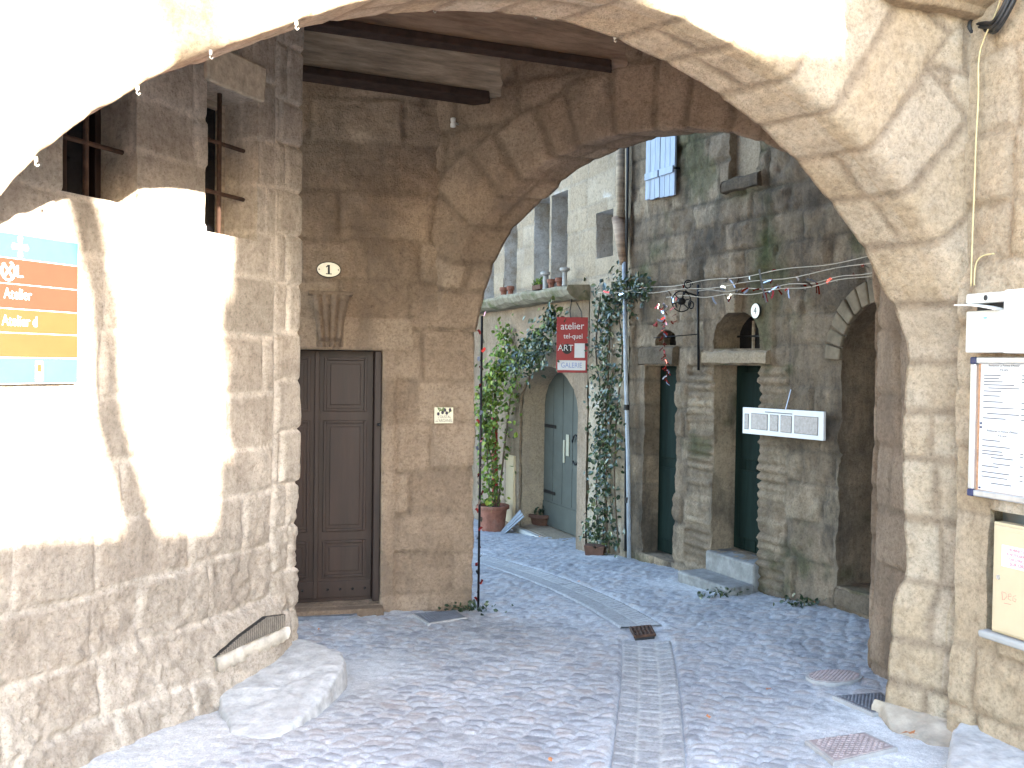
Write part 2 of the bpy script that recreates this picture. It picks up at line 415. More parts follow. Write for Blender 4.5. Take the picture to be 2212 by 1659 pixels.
    for ph in (22, 45, 68, 90):
        s_, c_ = math.sin(math.radians(ph)), math.cos(math.radians(ph)); nn = nf*c_+no*s_
        put(C2+o*(rad-rad*s_), rad-rad*c_, nn, np.full(n, .0), rad-rad*c_)
    for w in np.arange(rad+res, T-.02, res): put(C2, w, no, np.zeros(n), w)
    put(C2, T, (no-nf)*.7, np.zeros(n), T)
    for k in range(nback):
        d = np.minimum(.03*(1.45**k)*(1 if k else .6), Lm); put(C2+o*d[:, None], T, -nf, d, None)
    V = np.concatenate([r[0] for r in rows]); C = np.concatenate([r[1] for r in rows]); R = len(rows)
    idx = np.arange(R*n).reshape(R, n)
    Fq = np.stack([idx[:-1, :-1].ravel(), idx[1:, :-1].ravel(), idx[1:, 1:].ravel(), idx[:-1, 1:].ravel()], 1)
    w = world_loc(parent) if parent is not None else 0
    return link(name, np_mesh(name, V-w, Fq, C), mat, parent)
# ------------------------------------------------------------------ stone and shared materials
M = {}
M['limestone'] = stone_mat('warm limestone', [(0, (.44, .325, .21)), (.3, (.53, .42, .305)), (.6, (.50, .375, .245)), (1, (.59, .495, .38))], (.36, .27, .185), big=(.86, 1.14), stain=(.33, .23, .14), stain_amt=.2, bs=1.0)
M['greystone'] = stone_mat('weathered grey limestone', [(0, (.33, .28, .225)), (.4, (.46, .395, .325)), (.7, (.40, .335, .27)), (1, (.57, .50, .415))], (.60, .525, .44), big=(.84, 1.16), stain=(.27, .225, .18), stain_amt=.3, streak=.35, pits=.8, bs=.9)
M['brownstone'] = stone_mat('brown limestone', [(0, (.225, .158, .108)), (.5, (.30, .214, .148)), (1, (.37, .275, .195))], (.21, .148, .100), big=(.74, 1.22), stain=(.165, .120, .088), stain_amt=.6, pits=.6, bs=1.0)  # brown stone of the passage walls and inner arch
M['darkstone'] = stone_mat('old lichened stone', [(0, (.145, .112, .080)), (.35, (.21, .16, .114)), (.7, (.275, .208, .145)), (1, (.37, .295, .21))], (.175, .138, .102), big=(.55, 1.35), stain=(.055, .049, .042), stain_amt=.75, streak=.4, pits=.9, bs=1.1)
M['palestone'] = stone_mat('clean pale ashlar', [(0, (.26, .205, .145)), (.5, (.30, .238, .168)), (.85, (.335, .275, .205)), (1, (.52, .50, .47))], (.25, .215, .17), big=(.85, 1.12), stain=(.20, .165, .13), stain_amt=.35, pits=.7, bs=.4)
M['plasterwall'] = stone_mat('ochre plaster over stone', [(0, (.21, .145, .095)), (.5, (.25, .185, .13)), (1, (.28, .22, .165))], (.20, .15, .105), big=(.7, 1.2), stain=(.14, .105, .075), stain_amt=.55, streak=.4, pits=.4, bs=.5)
M['concrete'] = plain('pale concrete', (.34, .33, .31), .9, var=.12, scale=6, bmp=.3, spec=.2, dirt=((.36, .33, .28), .5))
M['oldwood'] = plain('weathered beam timber', (.38, .30, .22), .85, var=.4, scale=7, bmp=.8, spec=.2, dirt=((.15, .115, .085), .7), stretch=(.35, .6, 3))
M['redwood'] = plain('reddish beam timber', (.34, .245, .175), .8, var=.35, scale=7, bmp=.8, spec=.2, dirt=((.17, .085, .055), .6), stretch=(.35, .6, 3))
M['ceiling'] = plain('ceiling boards', (.44, .32, .22), .9, var=.3, scale=5, bmp=.4, spec=.2, dirt=((.36, .28, .20), .6))
M['doorwood'] = plain('dark walnut door', (.021, .0085, .005), .55, var=.4, scale=9, bmp=.35, spec=.35, dirt=((.042, .024, .016), .5), stretch=(1, 1, .12))
M['greenpaint'] = plain('dark green paint', (.008, .017, .0135), .75, var=.4, scale=10, spec=.12, stretch=(1, 1, .15), bmp=.3)
M['greypaint'] = plain('grey green door paint', (.062, .066, .056), .6, var=.12, scale=5, spec=.3, dirt=((.045, .048, .042), .5))
M['bluepaint'] = plain('pale blue shutter paint', (.36, .42, .52), .75, var=.18, scale=8, bmp=.3, spec=.25, dirt=((.20, .21, .22), .75), stretch=(1, 1, .15))
M['iron'] = plain('black iron', (.018, .017, .018), .5, .6, var=.3, scale=30, spec=.4)
M['rust'] = plain('rusty iron', (.075, .040, .026), .8, .2, var=.4, scale=25, bmp=.4, spec=.3)
M['glass'] = plain('dark glass', (.010, .010, .012), .12, var=.1, spec=.5)
M['white'] = plain('white plastic', (.80, .80, .78), .45, var=.04, scale=5, spec=.4)
M['black'] = plain('black rubber', (.02, .02, .021), .5, var=.2, spec=.4)
M['terracotta'] = plain('terracotta', (.22, .092, .062), .85, var=.25, scale=14, bmp=.25, spec=.2, dirt=((.27, .18, .14), .5))
M['darkterra'] = plain('brown planter clay', (.11, .058, .040), .85, var=.25, scale=14, spec=.2)
M['soil'] = plain('potting soil', (.035, .024, .016), .95, var=.5, scale=40, bmp=.8)
M['soilgrey'] = plain('dark slate', (.12, .13, .15), .6, var=.25, scale=14)

# ------------------------------------------------------------------ the left corner house: wall with two barred windows
house1 = thing('corner_house', 'grey limestone corner house with two small barred windows and sun patches, at left', 'house', (C1[0]-1.2, C1[1]-.6, -.3))
def onLW(px, py, d=0.0): s, z = FLW.on(px, py, d); return s+.9, z        # p of the sheet: return 0.9 long first
w1a, w1b = onLW(297, 360)[0], onLW(135, 360)[0]; w1z0 = onLW(165, 418)[1]
w2a, w2b = onLW(556, 500)[0], onLW(447, 500)[0]; w2z0 = onLW(450, 500)[1]; w2z1 = onLW(520, 215)[1]+.03
LWC = Courses(11, -1.0, 5, (.25, .36), -.5, 5, (.26, .62))
QUO = Courses(12, -1.0, 5, (.24, .33), .55, 1.25, (.30, .38))
vg_s, vg_z = onLW(527, 1372)
def evLW(P, p, q):
    wob = .022*fbm(P*3.2, 2, 5); low = sstep(.55, -.1, q)
    qq = q+wob+low*.04*fbm(P*2, 2, 8)
    bid, ed = LWC.eval(p+wob*1.2, qq)
    b2, e2 = QUO.eval(p+wob*.4, qq); k = (p > .62) & (p < 1.17)
    ek = np.minimum(np.abs(p-1.17), np.abs(p-.62)); bid = np.where(k, b2+900, bid); ed = np.where(k, np.minimum(e2, ek), np.minimum(ed, ek))
    bid = np.where(low > .5, bid, bid)
    h, r, g = relief(P, bid, ed, 21, jd=.014, jw=.023, off=.007, rough=.006, dome=.003, smear=.6)
    h = h-k*.016*np.exp(-e2/.009)*sstep(.35, .6, vnoise(P*3.1, 47)+.15)
    rough = sstep(1.15, .2, q+.25*fbm(P*1.4, 2, 41))
    h = h+rough*(.036*fbm(P*5.5, 5, 61, .65)+.022*fbm(P*21, 3, 63))-rough*.012
    # render patch and recess round the vent grille
    cp, cz = vg_s, vg_z-.14
    pt = sstep(.06, -.02, np.maximum(np.abs(p-cp)-.30, np.abs(q-cz+.0)-.24)+.04*fbm(P*6, 3, 7))
    h = h*(1-.8*pt)+.012*pt; g = g*(1-pt)+.9*pt*(.8+.3*fbm(P*8, 2, 9)); r = r*(1-pt)+.25*pt
    return h, np.stack([r, g, np.zeros(len(r))], 1)
def exLW(p, q): return .10*sstep(.35, -.35, q)*sstep(.85, 1.3, p)
lw_holes = [dict(poly=rect(w1a, w1b, w1z0, 3.25), depth=.30, splay=(0, 0)), dict(poly=rect(w2a, w2b, w2z0, w2z1), depth=.30, splay=(0, 0))]
plan = [np.array(C1)-FLW.n[:2]*.9, np.array(C1), np.array(C1)+FLW.u[:2]*3.9]
wall_sheet('wall', plan, -.75, 4.1, .0135, evLW, M['greystone'], house1, lw_holes, .05, exLW)
M['lintel'] = plain('lintel stone', (.46, .385, .29), .95, var=.25, scale=22, bmp=.8, spec=.1)
def barred(a0, a1, z0, z1, dep, bars, opened=False):
    b0, b1 = a0-.9, a1-.9
    MBx = MB(); w = .035
    for (x0, x1, y0, y1) in ((b0, b0+w, z0, z1), (b1-w, b1, z0, z1), (b0+w, b1-w, z0, z0+w), (b0+w, b1-w, z1-w, z1), ((b0+b1)/2-.015, (b0+b1)/2+.015, z0+w, z1-w)):
        MBx.fbox(FLW, x0, x1, y0, y1, -dep-.02, -dep+.025)
    fr = MBx.build('window', M['doorwood'] if opened else M['oldwood'], house1, .004)
    MB().fbox(FLW, b0+w, b1-w, z0+w, z1-w, -dep-.03, -dep-.021).build('pane', M['glass'], fr)
    vb = MB(); vb.tube([FLW.W((b0+b1)/2, z0-.03, -.10), FLW.W((b0+b1)/2, z1+.02, -.10)], .013, 8)
    o = vb.build('window_bar', M['rust'], house1, smooth=True)
    for z in bars:
        MB().tube([FLW.W(b0-.05, z, -.10), FLW.W(b1+.05, z, -.10)], .012, 8).build('window_bar', M['rust'], house1, smooth=True)
# splayed lintel stone over the right hand window
lt0, lt1 = w2a-.9-.03, w2b-.9+.02
MB().prism([FLW.W(lt0, w2z1-.005, .022), FLW.W(lt1, w2z1-.005, .022), FLW.W(lt1, w2z1+.05, -.30), FLW.W(lt0, w2z1+.05, -.30)], [FLW.W(lt0-.02, w2z1+.20, .022), FLW.W(lt1+.02, w2z1+.20, .022), FLW.W(lt1, w2z1+.20, -.30), FLW.W(lt0, w2z1+.20, -.30)]).build('window_lintel', M['lintel'], house1, .012)
barred(w1a, w1b, w1z0, 3.25, .26, [onLW(185, 308, -.1)[1], 3.0], True)
barred(w2a, w2b, w2z0, w2z1, .26, [onLW(500, 318, -.1)[1], onLW(500, 425, -.1)[1]])
MB().prism([FLW.W(.06, -.7, -.345), FLW.W(3.9, -.7, -.345), FLW.W(3.9, -.7, -1.6), FLW.W(.06, -.7, -.88)][::-1], [FLW.W(.06, 4.09, -.345), FLW.W(3.9, 4.09, -.345), FLW.W(3.9, 4.09, -1.6), FLW.W(.06, 4.09, -.88)][::-1]).build('core', M['soilgrey'], house1)  # block added behind the windows so that no sky shows past the frames
# lead window sill stones are part of the wall; upper storeys above the passage
MB().prism([(-4.4, 1.2, 4.1), (-2.95, 1.9, 4.1), (-1.35, 5.62, 4.1), (-2.2, 6.2, 4.1), (-4.4, 6.6, 4.1)], [(-4.4, 1.2, 9.4), (-2.95, 1.9, 9.4), (-1.35, 5.62, 9.4), (-2.2, 6.2, 9.4), (-4.4, 6.6, 9.4)]).build('upper_storey', M['concrete'], house1)

# ------------------------------------------------------------------ the covered passage: door wall, inner arch, ceiling, beams
house2 = thing('passage_house', 'brown stone house over the covered passage with a walnut door and timber ceiling', 'house', (.6, 7.6, -.3))
def onDW(px, py, d=0.0): s, z = FDW.on(px, py, d); return s+2.2, z
d1r, d1top = onDW(827, 757); d1bot = onDW(815, 1303)[1]; d1l = d1r+.98
DWC = Courses(31, -1.5, 5, (.30, .42), -1, 6, (.35, .8))
def evDW(P, p, q):
    wob = .04*fbm(P*2.1, 3, 15)
    bid, ed = DWC.eval(p+wob, q+wob)
    h, r, g = relief(P, bid, ed, 33, jd=.016, jw=.024, off=.010, rough=.016, dome=.004, smear=.92, freq=4.5)
    up = sstep(1.9, 2.3, q)
    h = h+up*.030*fbm(P*np.array([2.2, 2.2, 5]), 4, 51, .6)+.010*fbm(P*np.array([2, 2, 16]), 3, 52)
    # raised architrave stones beside and above the door
    arc = ((p < d1r+.0) & (p > d1r-.10) & (q < d1top+.02)); h = np.where(arc, .012+.25*h, h)
    lint = (p > d1r-.22) & (p < d1l+.1) & (q > d1top) & (q < d1top+.24); h = np.where(lint, .016+.3*h, h); g = np.where(lint, .85, g); r = np.where(lint | arc, r*.2, r)
    return h, np.stack([r*.6, g, np.zeros(len(r))], 1)
plan = [np.array(P_)+np.array([-.8746, .4848])*2.2, np.array(P_), np.array(P_)+FDW.u[:2]*2.3]
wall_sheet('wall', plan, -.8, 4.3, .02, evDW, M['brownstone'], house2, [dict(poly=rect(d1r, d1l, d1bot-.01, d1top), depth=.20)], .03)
# walnut double door
sr, sl = d1r-2.2, d1l-2.2; jr = sr+.055
door = MB().fbox(FDW, jr, sl-.055, d1bot-.012, d1top-.004, -.205, -.165).build('door', M['doorwood'], house2, .003)
MB().fbox(FDW, sr, jr-.001, d1bot, d1top-.002, -.20, -.06).fbox(FDW, sl-.054, sl, d1bot, d1top-.002, -.20, -.06).build('door_frame', M['doorwood'], house2, .006)
mid = (jr+sl-.055)/2; H = d1top-d1bot
for (a0, a1) in ((jr, mid-.002), (mid+.002, sl-.055)):
    for (q0, q1) in ((.03, .085), (.085, .24), (.27, .72), (.75, .97)):
        b = MB(); x0, x1, y0, y1 = a0+.05, a1-.05, d1bot+H*q0+.012, d1bot+H*q1
        if q0 == .03: b.fbox(FDW, a0+.004, a1-.004, d1bot+.02, d1bot+.15, -.166, -.152)
        else:
            for (m0, m1, n0, n1) in ((x0, x0+.022, y0, y1), (x1-.022, x1, y0, y1), (x0+.022, x1-.022, y0, y0+.022), (x0+.022, x1-.022, y1-.022, y1)): b.fbox(FDW, m0, m1, n0, n1, -.166, -.146)
            b.fbox(FDW, x0+.05, x1-.05, y0+.05, y1-.05, -.166, -.152)
        b.build('door_panel', M['doorwood'], door, .004)
MB().fbox(FDW, mid-.018, mid+.018, d1bot+.02, d1top-.01, -.166, -.138).build('meeting_stile', M['doorwood'], door, .005)
kn = MB(); kb = FDW.W(jr+.03, d1bot+.98, -.10)
for i in range(-2, 3):
    for zz in (0, .055):
        pass
for a in np.linspace(jr+.05, sl-.1, 9): MB().lathe(FDW.W(a, d1bot+.085, -.152), [(.011, 0), (.009, .005), (.003, .009)], 8, axis=(FDW.right, np.array([0, 0, 1.0]), FDW.n)).build('door_stud', M['iron'], door)
hk = onDW(815, 918)
MB().lathe(FDW.W(sr+.02, hk[1], -.06), [(.013, -.0), (.013, .012), (.006, .016), (.006, .05), (.014, .055), (.011, .07)], 12, axis=(FDW.right, np.array([0, 0, 1.0]), FDW.n)).build('door_bell', M['iron'], house2, smooth=True)
MB().fbox(FDW, sr-.15, sl+.15, d1bot-.2, d1top+.2, -.5, -.215).build('core', M['soilgrey'], house2)  # box added behind the door to stop light leaking in under it
# doorstep slab
MB().fbox(FDW, sr-.02, sl, d1bot-.14, d1bot-.012, -.2, .10).build('doorstep', M['brownstone'], house2, .012)
# carved keystone bracket over the door
kx, kz0 = onDW(712, 752)[0]-2.2, d1top+.02; kz1 = onDW(712, 640)[1]
prof = [(0, .05), (.10, .055), (.18, .10), (.5, .085), (.85, .12), (1, .13)]
b = MB()
nk = 20
for lobe in range(-2, 2):
    vs = []
    for (t, dd) in prof:
        zz = kz0+(kz1-kz0)*t; hw = .075+.06*t
        for k in range(7):
            a = kx+(lobe+.5)*hw*.5+(k/6-.5)*hw*.5; vs.append(FDW.W(a, zz, dd+.018*math.sin(math.pi*k/6)))
    n = len(prof); fs = [(i*7+k, i*7+k+1, (i+1)*7+k+1, (i+1)*7+k) for i in range(n-1) for k in range(6)]; b.add(vs, fs)
b.fbox(FDW, kx-.10, kx+.10, kz0, kz1, -.02, .055)
b.fbox(FDW, kx-.165, kx+.165, kz1, kz1+.03, -.02, .14)
b.build('keystone_bracket', M['brownstone'], house2, .004, smooth=False)

# inner arch wall
frontpx = [(941, 720), (943, 690), (955, 650), (963, 615), (972, 581), (988, 543), (1007, 507), (1052, 451), (1101, 410), (1154, 360), (1196, 340), (1238, 321), (1294, 298), (1350, 288), (1438, 281), (1500, 279), (1560, 284), (1600, 293), (1640, 305), (1700, 333)]
cv = [FW2.on(*p) for p in frontpx]; cv[0] = (.0, cv[0][1]); cv[1] = (.01, cv[1][1])
t_end = 3.22
lastt, lastz = cv[-1]
cv += [(lastt+(t_end-lastt)*.45, lastz-.17), (lastt+(t_end-lastt)*.75, lastz-.40), (lastt+(t_end-lastt)*.93, lastz-.68), (t_end, lastz-1.0), (t_end, 1.6), (t_end, .8), (t_end, -.7)]
cv = [(t_end-0, 0)] and cv[::-1]               # right base first
# F.u runs to the right here, so mirror the run to keep "right base first"
FW2m = Frame(A_, (-.8746, .4848), (-.4848, -.8746))
cvm = [(-t, z) for t, z in cv]
def cW2(t, z): return .012*fbm(np.stack([t*2, z*2, t*0], 1), 3, 71)
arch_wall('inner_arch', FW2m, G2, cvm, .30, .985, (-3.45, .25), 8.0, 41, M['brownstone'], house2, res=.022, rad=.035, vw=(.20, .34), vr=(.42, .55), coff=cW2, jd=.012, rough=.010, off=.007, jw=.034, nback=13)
RWP = [np.array([2.30, 5.02]), np.array([2.235, 5.70]), np.array([2.235, 5.70])+np.array([.8746, -.4848])*1.5]
def evR(P, p, q):
    wob = .03*fbm(P*2.5, 3, 19); bid, ed = DWC.eval(p+wob, q+wob); h, r, g = relief(P, bid, ed, 37, jd=.014, rough=.018, smear=.8)
    return h, np.stack([r*.6, g, np.zeros(len(r))], 1)
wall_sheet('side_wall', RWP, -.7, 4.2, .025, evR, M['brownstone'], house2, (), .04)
MB().prism([(2.35, 5.0, 3.98), (-2.85, 3.12, 3.98), (-4.0, 4.2, 3.98), (-3.2, 7.2, 3.98), (-.5, 7.5, 3.98), (2.5, 5.9, 3.98)], [(2.35, 5.0, 4.15), (-2.85, 3.12, 4.15), (-4.0, 4.2, 4.15), (-3.2, 7.2, 4.15), (-.5, 7.5, 4.15), (2.5, 5.9, 4.15)]).build('ceiling', M['ceiling'], house2)
def beam(n0, n1, f0, f1, zb, zt, mat, ext0=1.6, ext1=.30):
    n0, n1, f0, f1 = [np.array(q) for q in (n0, n1, f0, f1)]; un = (n1-n0)/np.linalg.norm(n1-n0); uf = (f1-f0)/np.linalg.norm(f1-f0)
    N0, N1, F0, F1 = n0-un*ext0, n1+un*ext1, f0-uf*ext0, f1+uf*ext1; K_ = 24; vs = []
    for i in range(K_+1):
        t = i/K_; a = N0*(1-t)+N1*t; c = F0*(1-t)+F1*t; w = lambda s: .010*float(fbm(np.array([[t*9, s, 1.0]]), 3, s)[0])
        for j, (q, z) in enumerate(((a, zb), (c, zb), (c, zt), (a, zt))): vs.append((q[0]+w(j+1), q[1]+w(j+7), z+(w(j+13)*1.2 if j < 2 else 0)))
    fs = [(i*4+j, i*4+(j+1) % 4, i*4+4+(j+1) % 4, i*4+4+j) for i in range(K_) for j in range(4)]+[(3, 2, 1, 0), (K_*4, K_*4+1, K_*4+2, K_*4+3)]
    return MB().add(vs, fs).build('ceiling_beam', mat, house2, .012)
M['undershade'] = plain('painted beam shade', (.045, .027, .020), .85, var=.35, scale=12, bmp=.4, spec=.15)  # strips added under the beams; the shade of their undersides is painted dark brown
def beam_shade(n0, n1, f0, f1, z, ext0=1.6, ext1=.0):
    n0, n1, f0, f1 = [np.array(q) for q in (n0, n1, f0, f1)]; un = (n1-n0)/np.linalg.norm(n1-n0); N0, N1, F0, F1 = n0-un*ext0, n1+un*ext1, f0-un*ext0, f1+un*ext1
    MB().prism([(*N0, z-.035), (*N1, z-.035), (*F1, z-.035), (*F0, z-.035)], [(*N0, z+.02), (*N1, z+.02), (*F1, z+.02), (*F0, z+.02)]).build('beam_shade', M['undershade'], house2, .006)
def atz(px, py, z):
    r = ray(px, py); k = (z-1.65)/r[2]; return (EYE+r*k)[:2]
beam(atz(681, 154, 3.66), atz(1057, 206, 3.66), atz(681, 172, 3.66), atz(1059, 229, 3.66), 3.66, 4.0, M['oldwood'])
beam(atz(681, 45, 3.74), atz(1321, 140, 3.74), atz(681, 66, 3.74), atz(1321, 154, 3.74), 3.74, 4.0, M['redwood'])
beam_shade(atz(681, 156, 3.64), atz(1057, 208, 3.64), atz(681, 172, 3.64), atz(1059, 229, 3.64), 3.66)
beam_shade(atz(681, 47, 3.72), atz(1321, 141, 3.72), atz(681, 66, 3.72), atz(1321, 154, 3.72), 3.74)
# body of the house above and behind
MB().prism([(-.1, 7.9, 4.3), (2.9, 6.2, 4.3), (2.9, 5.3, 4.3), (-2.6, 3.4, 4.3), (-2.0, 7.4, 4.3)][::-1], [(-.1, 7.9, 8.0), (2.9, 6.2, 8.0), (2.9, 5.3, 8.0), (-2.6, 3.4, 8.0), (-2.0, 7.4, 8.0)][::-1]).build('upper_storey', M['concrete'], house2)

# ------------------------------------------------------------------ the big near archway
arch = thing('stone_archway', 'wide sunlit pale stone arch spanning the lane in front', 'archway', (K[0]-2.0, K[1]-.8, -.2))
backpx = [(1911, 1600), (1911, 1540), (1913, 1480), (1922, 1390), (1926, 1310), (1938, 1272), (1956, 1240), (1953, 1150), (1952, 1080), (1950, 1000), (1949, 930), (1953, 860), (1958, 800), (1961, 744), (1951, 719), (1934, 672), (1907, 623), (1888, 580), (1865, 539), (1844, 504), (1788, 430), (1735, 364), (1700, 331), (1644, 273), (1584, 228), (1525, 185), (1438, 136), (1320, 80), (1220, 48), (1100, 29), (1000, 21.5), (930, 22), (860, 27), (760, 39), (650, 57)]
frpx = [(430, 120), (367, 150), (297, 191), (171, 266), (70, 353), (0, 430)]
cv = [FW1B.on(*p) for p in backpx]+[FW1.on(*p) for p in frpx]
lt, lz = cv[-1]
cv += [(lt+.16, lz-.22), (lt+.30, lz-.48), (lt+.40, lz-.80), (lt+.43, lz-1.2), (lt+.43, lz-2.0), (lt+.43, -.6)]
cv[0] = (cv[0][0]-.0, -.55)
def cW1(t, z): return .004*fbm(np.stack([t*2.5, z*2.5, t*0], 1), 3, 72)
nA = len(cv)
_s = np.concatenate([[0], np.cumsum(np.linalg.norm(np.diff(np.array(cv), axis=0), axis=1))]); iR = _s[13]/_s[-1]; iL = _s[-3]/_s[-1]
arch_wall('arch_wall', FW1, G1, cv, iR, iL, (-.9, 5.7), 7.4, 55, M['limestone'], arch, res=.0165, rad=.055, vw=(.20, .36), vr=(.5, .8), coff=cW1, jd=.006, rough=.005, jw=.032, off=.002, freq=11)

# ------------------------------------------------------------------ restaurant wall at right
house3 = thing('restaurant_house', 'warm plastered stone house wall carrying the menu board at right', 'house', (3.2, 4.0, -.2))
END = np.array(KM)+FMW.u[:2]*1.84
MWC = Courses(61, -1, 7, (.26, .38), -1, 6, (.3, .6))
pK = 1.5+1.84
cabs = FMW.on(2150, 1250)[0]
def evM(P, p, q):
    wob = .03*fbm(P*2.5, 3, 29); bid, ed = MWC.eval(p+wob, q+wob); h, r, g = relief(P, bid, ed, 63, jd=.010, rough=.010, smear=.9)
    h = h+.014*fbm(P*3, 4, 91); rg = sstep(.9, .0, q)
    h = h+rg*.02*fbm(P*7, 4, 93)
    pl = sstep(-.1, .25, fbm(P*1.6, 3, 95)); g = g*(1-pl)+pl*.55
    return h, np.stack([r*.5, g, np.zeros(len(r))], 1)
sM = lambda s: pK-s
cb0, cbz1 = FMW.on(2143, 1128); cbz0 = FMW.on(2138, 1360)[1]
mw_holes = [dict(poly=rect(sM(cb0+.52), sM(cb0-.02), cbz0-.03, cbz1+.06), depth=.05)]
plan = [END+np.array([.93, .35])*1.5, END, np.array(KM)+(np.array(KM)-END)/1.84*.03]
wall_sheet('wall', plan, -.5, 6.4, .02, evM, M['limestone'], house3, mw_holes, .04)
MB().prism([(3.05, 2.95, -.4), (4.3, 3.4, -.4), (4.0, 6.2, -.4), (2.45, 4.75, -.4)], [(3.05, 2.95, 6.5), (4.3, 3.4, 6.5), (4.0, 6.2, 6.5), (2.45, 4.75, 6.5)]).build('core', M['concrete'], house3)
# stone cornice over the arch corner, top right
b = MB(); cz = FW1.on(1900, 24)[1]+.03; prof = [(-.02, 0), (.07, 0.0), (.09, .03), (.14, .05), (.15, .12), (-.02, .13)]; vs = []; ts = np.linspace(-.6, .62, 40)
for t in ts:
    for (d, z) in prof: vs.append(FW1.W(t, cz+z+.012*math.sin(t*7)+random.uniform(-.003, .003)+(.06*max(0, t-.45)/.2), d*(1 if t < .56 else .6)))
n = len(prof); fs = [(i*n+k, i*n+(k+1) % n, (i+1)*n+(k+1) % n, (i+1)*n+k) for i in range(len(ts)-1) for k in range(n)]+[tuple(range(n)), tuple((len(ts)-1)*n+k for k in range(n))[::-1]]
b.add(vs, fs).build('cornice', M['limestone'], arch, .01)

# ------------------------------------------------------------------ ground heights
gc = []
for px, py in ((140, 1659), (297, 1576), (455, 1530), (655, 1440)): s, z = FLW.on(px, py); gc.append((*FLW.W(s, z)[:2], z))
for px, py in ((700, 1335), (828, 1318), (1000, 1324)): s, z = FDW.on(px, py); gc.append((*FDW.W(s, z)[:2], z))
s, z = FW1B.on(1915, 1545); gc.append((*FW1B.W(s, z)[:2], z)); gc.append((K[0], K[1], FW1.on(2040, 1606)[1]))
gc.append((2.235, 5.70, 1.65-653/2000*5.7))
for px, py in ((1360, 1207), (1440, 1222), (1650, 1287), (1800, 1308)): s, z = FB.on(px, py); gc.append((*FB.W(s, z)[:2], z))
for px, py in ((1250, 1193), (1130, 1153), (1060, 1136)): s, z = FA.on(px, py); gc.append((*FA.W(s, z)[:2], z))
gc += [(0, 0, 0), (-2, 0, 0), (3, 0, .05), (0, -8, .2), (-1.5, 16, -.85), (6, 8, -.2)]
gc = np.array(gc)
def gbase(x, y): return np.where(y < 12, -.04*y, -.48-.07*(y-12))
gres = gc[:, 2]-gbase(gc[:, 0], gc[:, 1])
def gz(x, y):
    x = np.asarray(x, float); y = np.asarray(y, float); num = 0; den = 0.35
    for (a, b, _), r in zip(gc, gres):
        w = 1/((x-a)**2+(y-b)**2+.12); num = num+w*r; den = den+w
    return gbase(x, y)+num/den
def ground_at(px, py):
    r = ray(px, py); k = 4.0
    for _ in range(40):
        p = EYE+r*k; z = float(gz(p[0], p[1])); k = k*.3+.7*(z-1.65)/r[2]
    p = EYE+r*k; return np.array([p[0], p[1], float(gz(p[0], p[1]))])
# ------------------------------------------------------------------ street: cobbles, drain channel
def polyline(pts, n):
    P = np.array(pts, float); s = np.concatenate([[0], np.cumsum(np.linalg.norm(np.diff(P, axis=0), axis=1))]); a = np.linspace(0, s[-1], n)
    Q = np.stack([np.interp(a, s, P[:, i]) for i in range(P.shape[1])], 1)
    k = np.exp(-np.linspace(-2, 2, 15)**2); k /= k.sum()
    return np.stack([np.convolve(np.pad(Q[:, i], 7, mode='reflect', reflect_type='odd'), k, 'valid') for i in range(Q.shape[1])], 1)
gl = [ground_at(*p) for p in ((1270, 1760), (1295, 1700), (1312, 1655), (1330, 1580), (1345, 1500), (1352, 1440), (1354, 1384))]
gr = [ground_at(*p) for p in ((1500, 1760), (1496, 1700), (1490, 1655), (1475, 1580), (1462, 1500), (1452, 1440), (1440, 1384))]
chan_mid = [(np.array(a)+np.array(b))/2 for a, b in zip(gl, gr)]; chan_w = float(np.mean([np.linalg.norm(a-b) for a, b in zip(gl, gr)]))
CH1 = polyline(chan_mid, 60)
far = [ground_at(*p) for p in ((1385, 1352), (1350, 1330), (1300, 1302), (1230, 1270), (1150, 1240), (1080, 1218), (1020, 1200), (940, 1185))]
CH2 = polyline(far, 60); W2ch = .34
def dist_poly(P, C):
    best = np.full(len(P), 99.0)
    for a, b in zip(C[:-1, :2], C[1:, :2]):
        d = b-a; t = np.clip(((P-a)@d)/(d@d+1e-9), 0, 1); best = np.minimum(best, np.linalg.norm(P-(a+t[:, None]*d), axis=1))
    return best
def voronoi(x, y, cx, cy, seed):
    u, v = x/cx, y/cy; iu, iv = np.floor(u), np.floor(v); f1 = np.full(u.shape, 9.0); f2 = f1.copy(); bid = np.zeros(u.shape, np.int64)
    for dx in (-1, 0, 1):
        for dy in (-1, 0, 1):
            a, b = (iu+dx).astype(np.int64), (iv+dy).astype(np.int64); z = a*0
            px = a+.5+.72*(_hash(a, b, z, seed)-.5); py = b+.5+.72*(_hash(a, b, z+1, seed)-.5)
            sc = .7+.7*_hash(a, b, z+2, seed); d = np.hypot(u-px, v-py)/sc
            m = d < f1; f2 = np.where(m, f1, np.minimum(f2, d)); bid = np.where(m, (a*7919+b*104729) & 0x3fffffff, bid); f1 = np.where(m, d, f1)
    return f1, f2, bid
ys = [2.2]
while ys[-1] < 17.5: ys.append(ys[-1]*1.0034)
ys = np.array(ys); rr_ = np.linspace(-.78, .80, 640)
YY, RR = np.meshgrid(ys, rr_, indexing='ij'); XX = (RR*(YY+.3)).ravel(); YYr = YY.ravel()
P2 = np.stack([XX, YYr], 1); zb = gz(XX, YYr)
rt = math.radians(22); wx = .03*fbm(np.stack([XX*3, YYr*3, XX*0], 1), 2, 3)
f1, f2, bid = voronoi(XX*math.cos(rt)-YYr*math.sin(rt)+wx, XX*math.sin(rt)+YYr*math.cos(rt)+wx, .115, .075, 17)
e = f2-f1; mask = sstep(.06, .30, e)
big = fbm(np.stack([XX*1.1, YYr*1.1, XX*0], 1), 3, 23); fine = fbm(np.stack([XX*20, YYr*20, XX*0], 1), 3, 25)
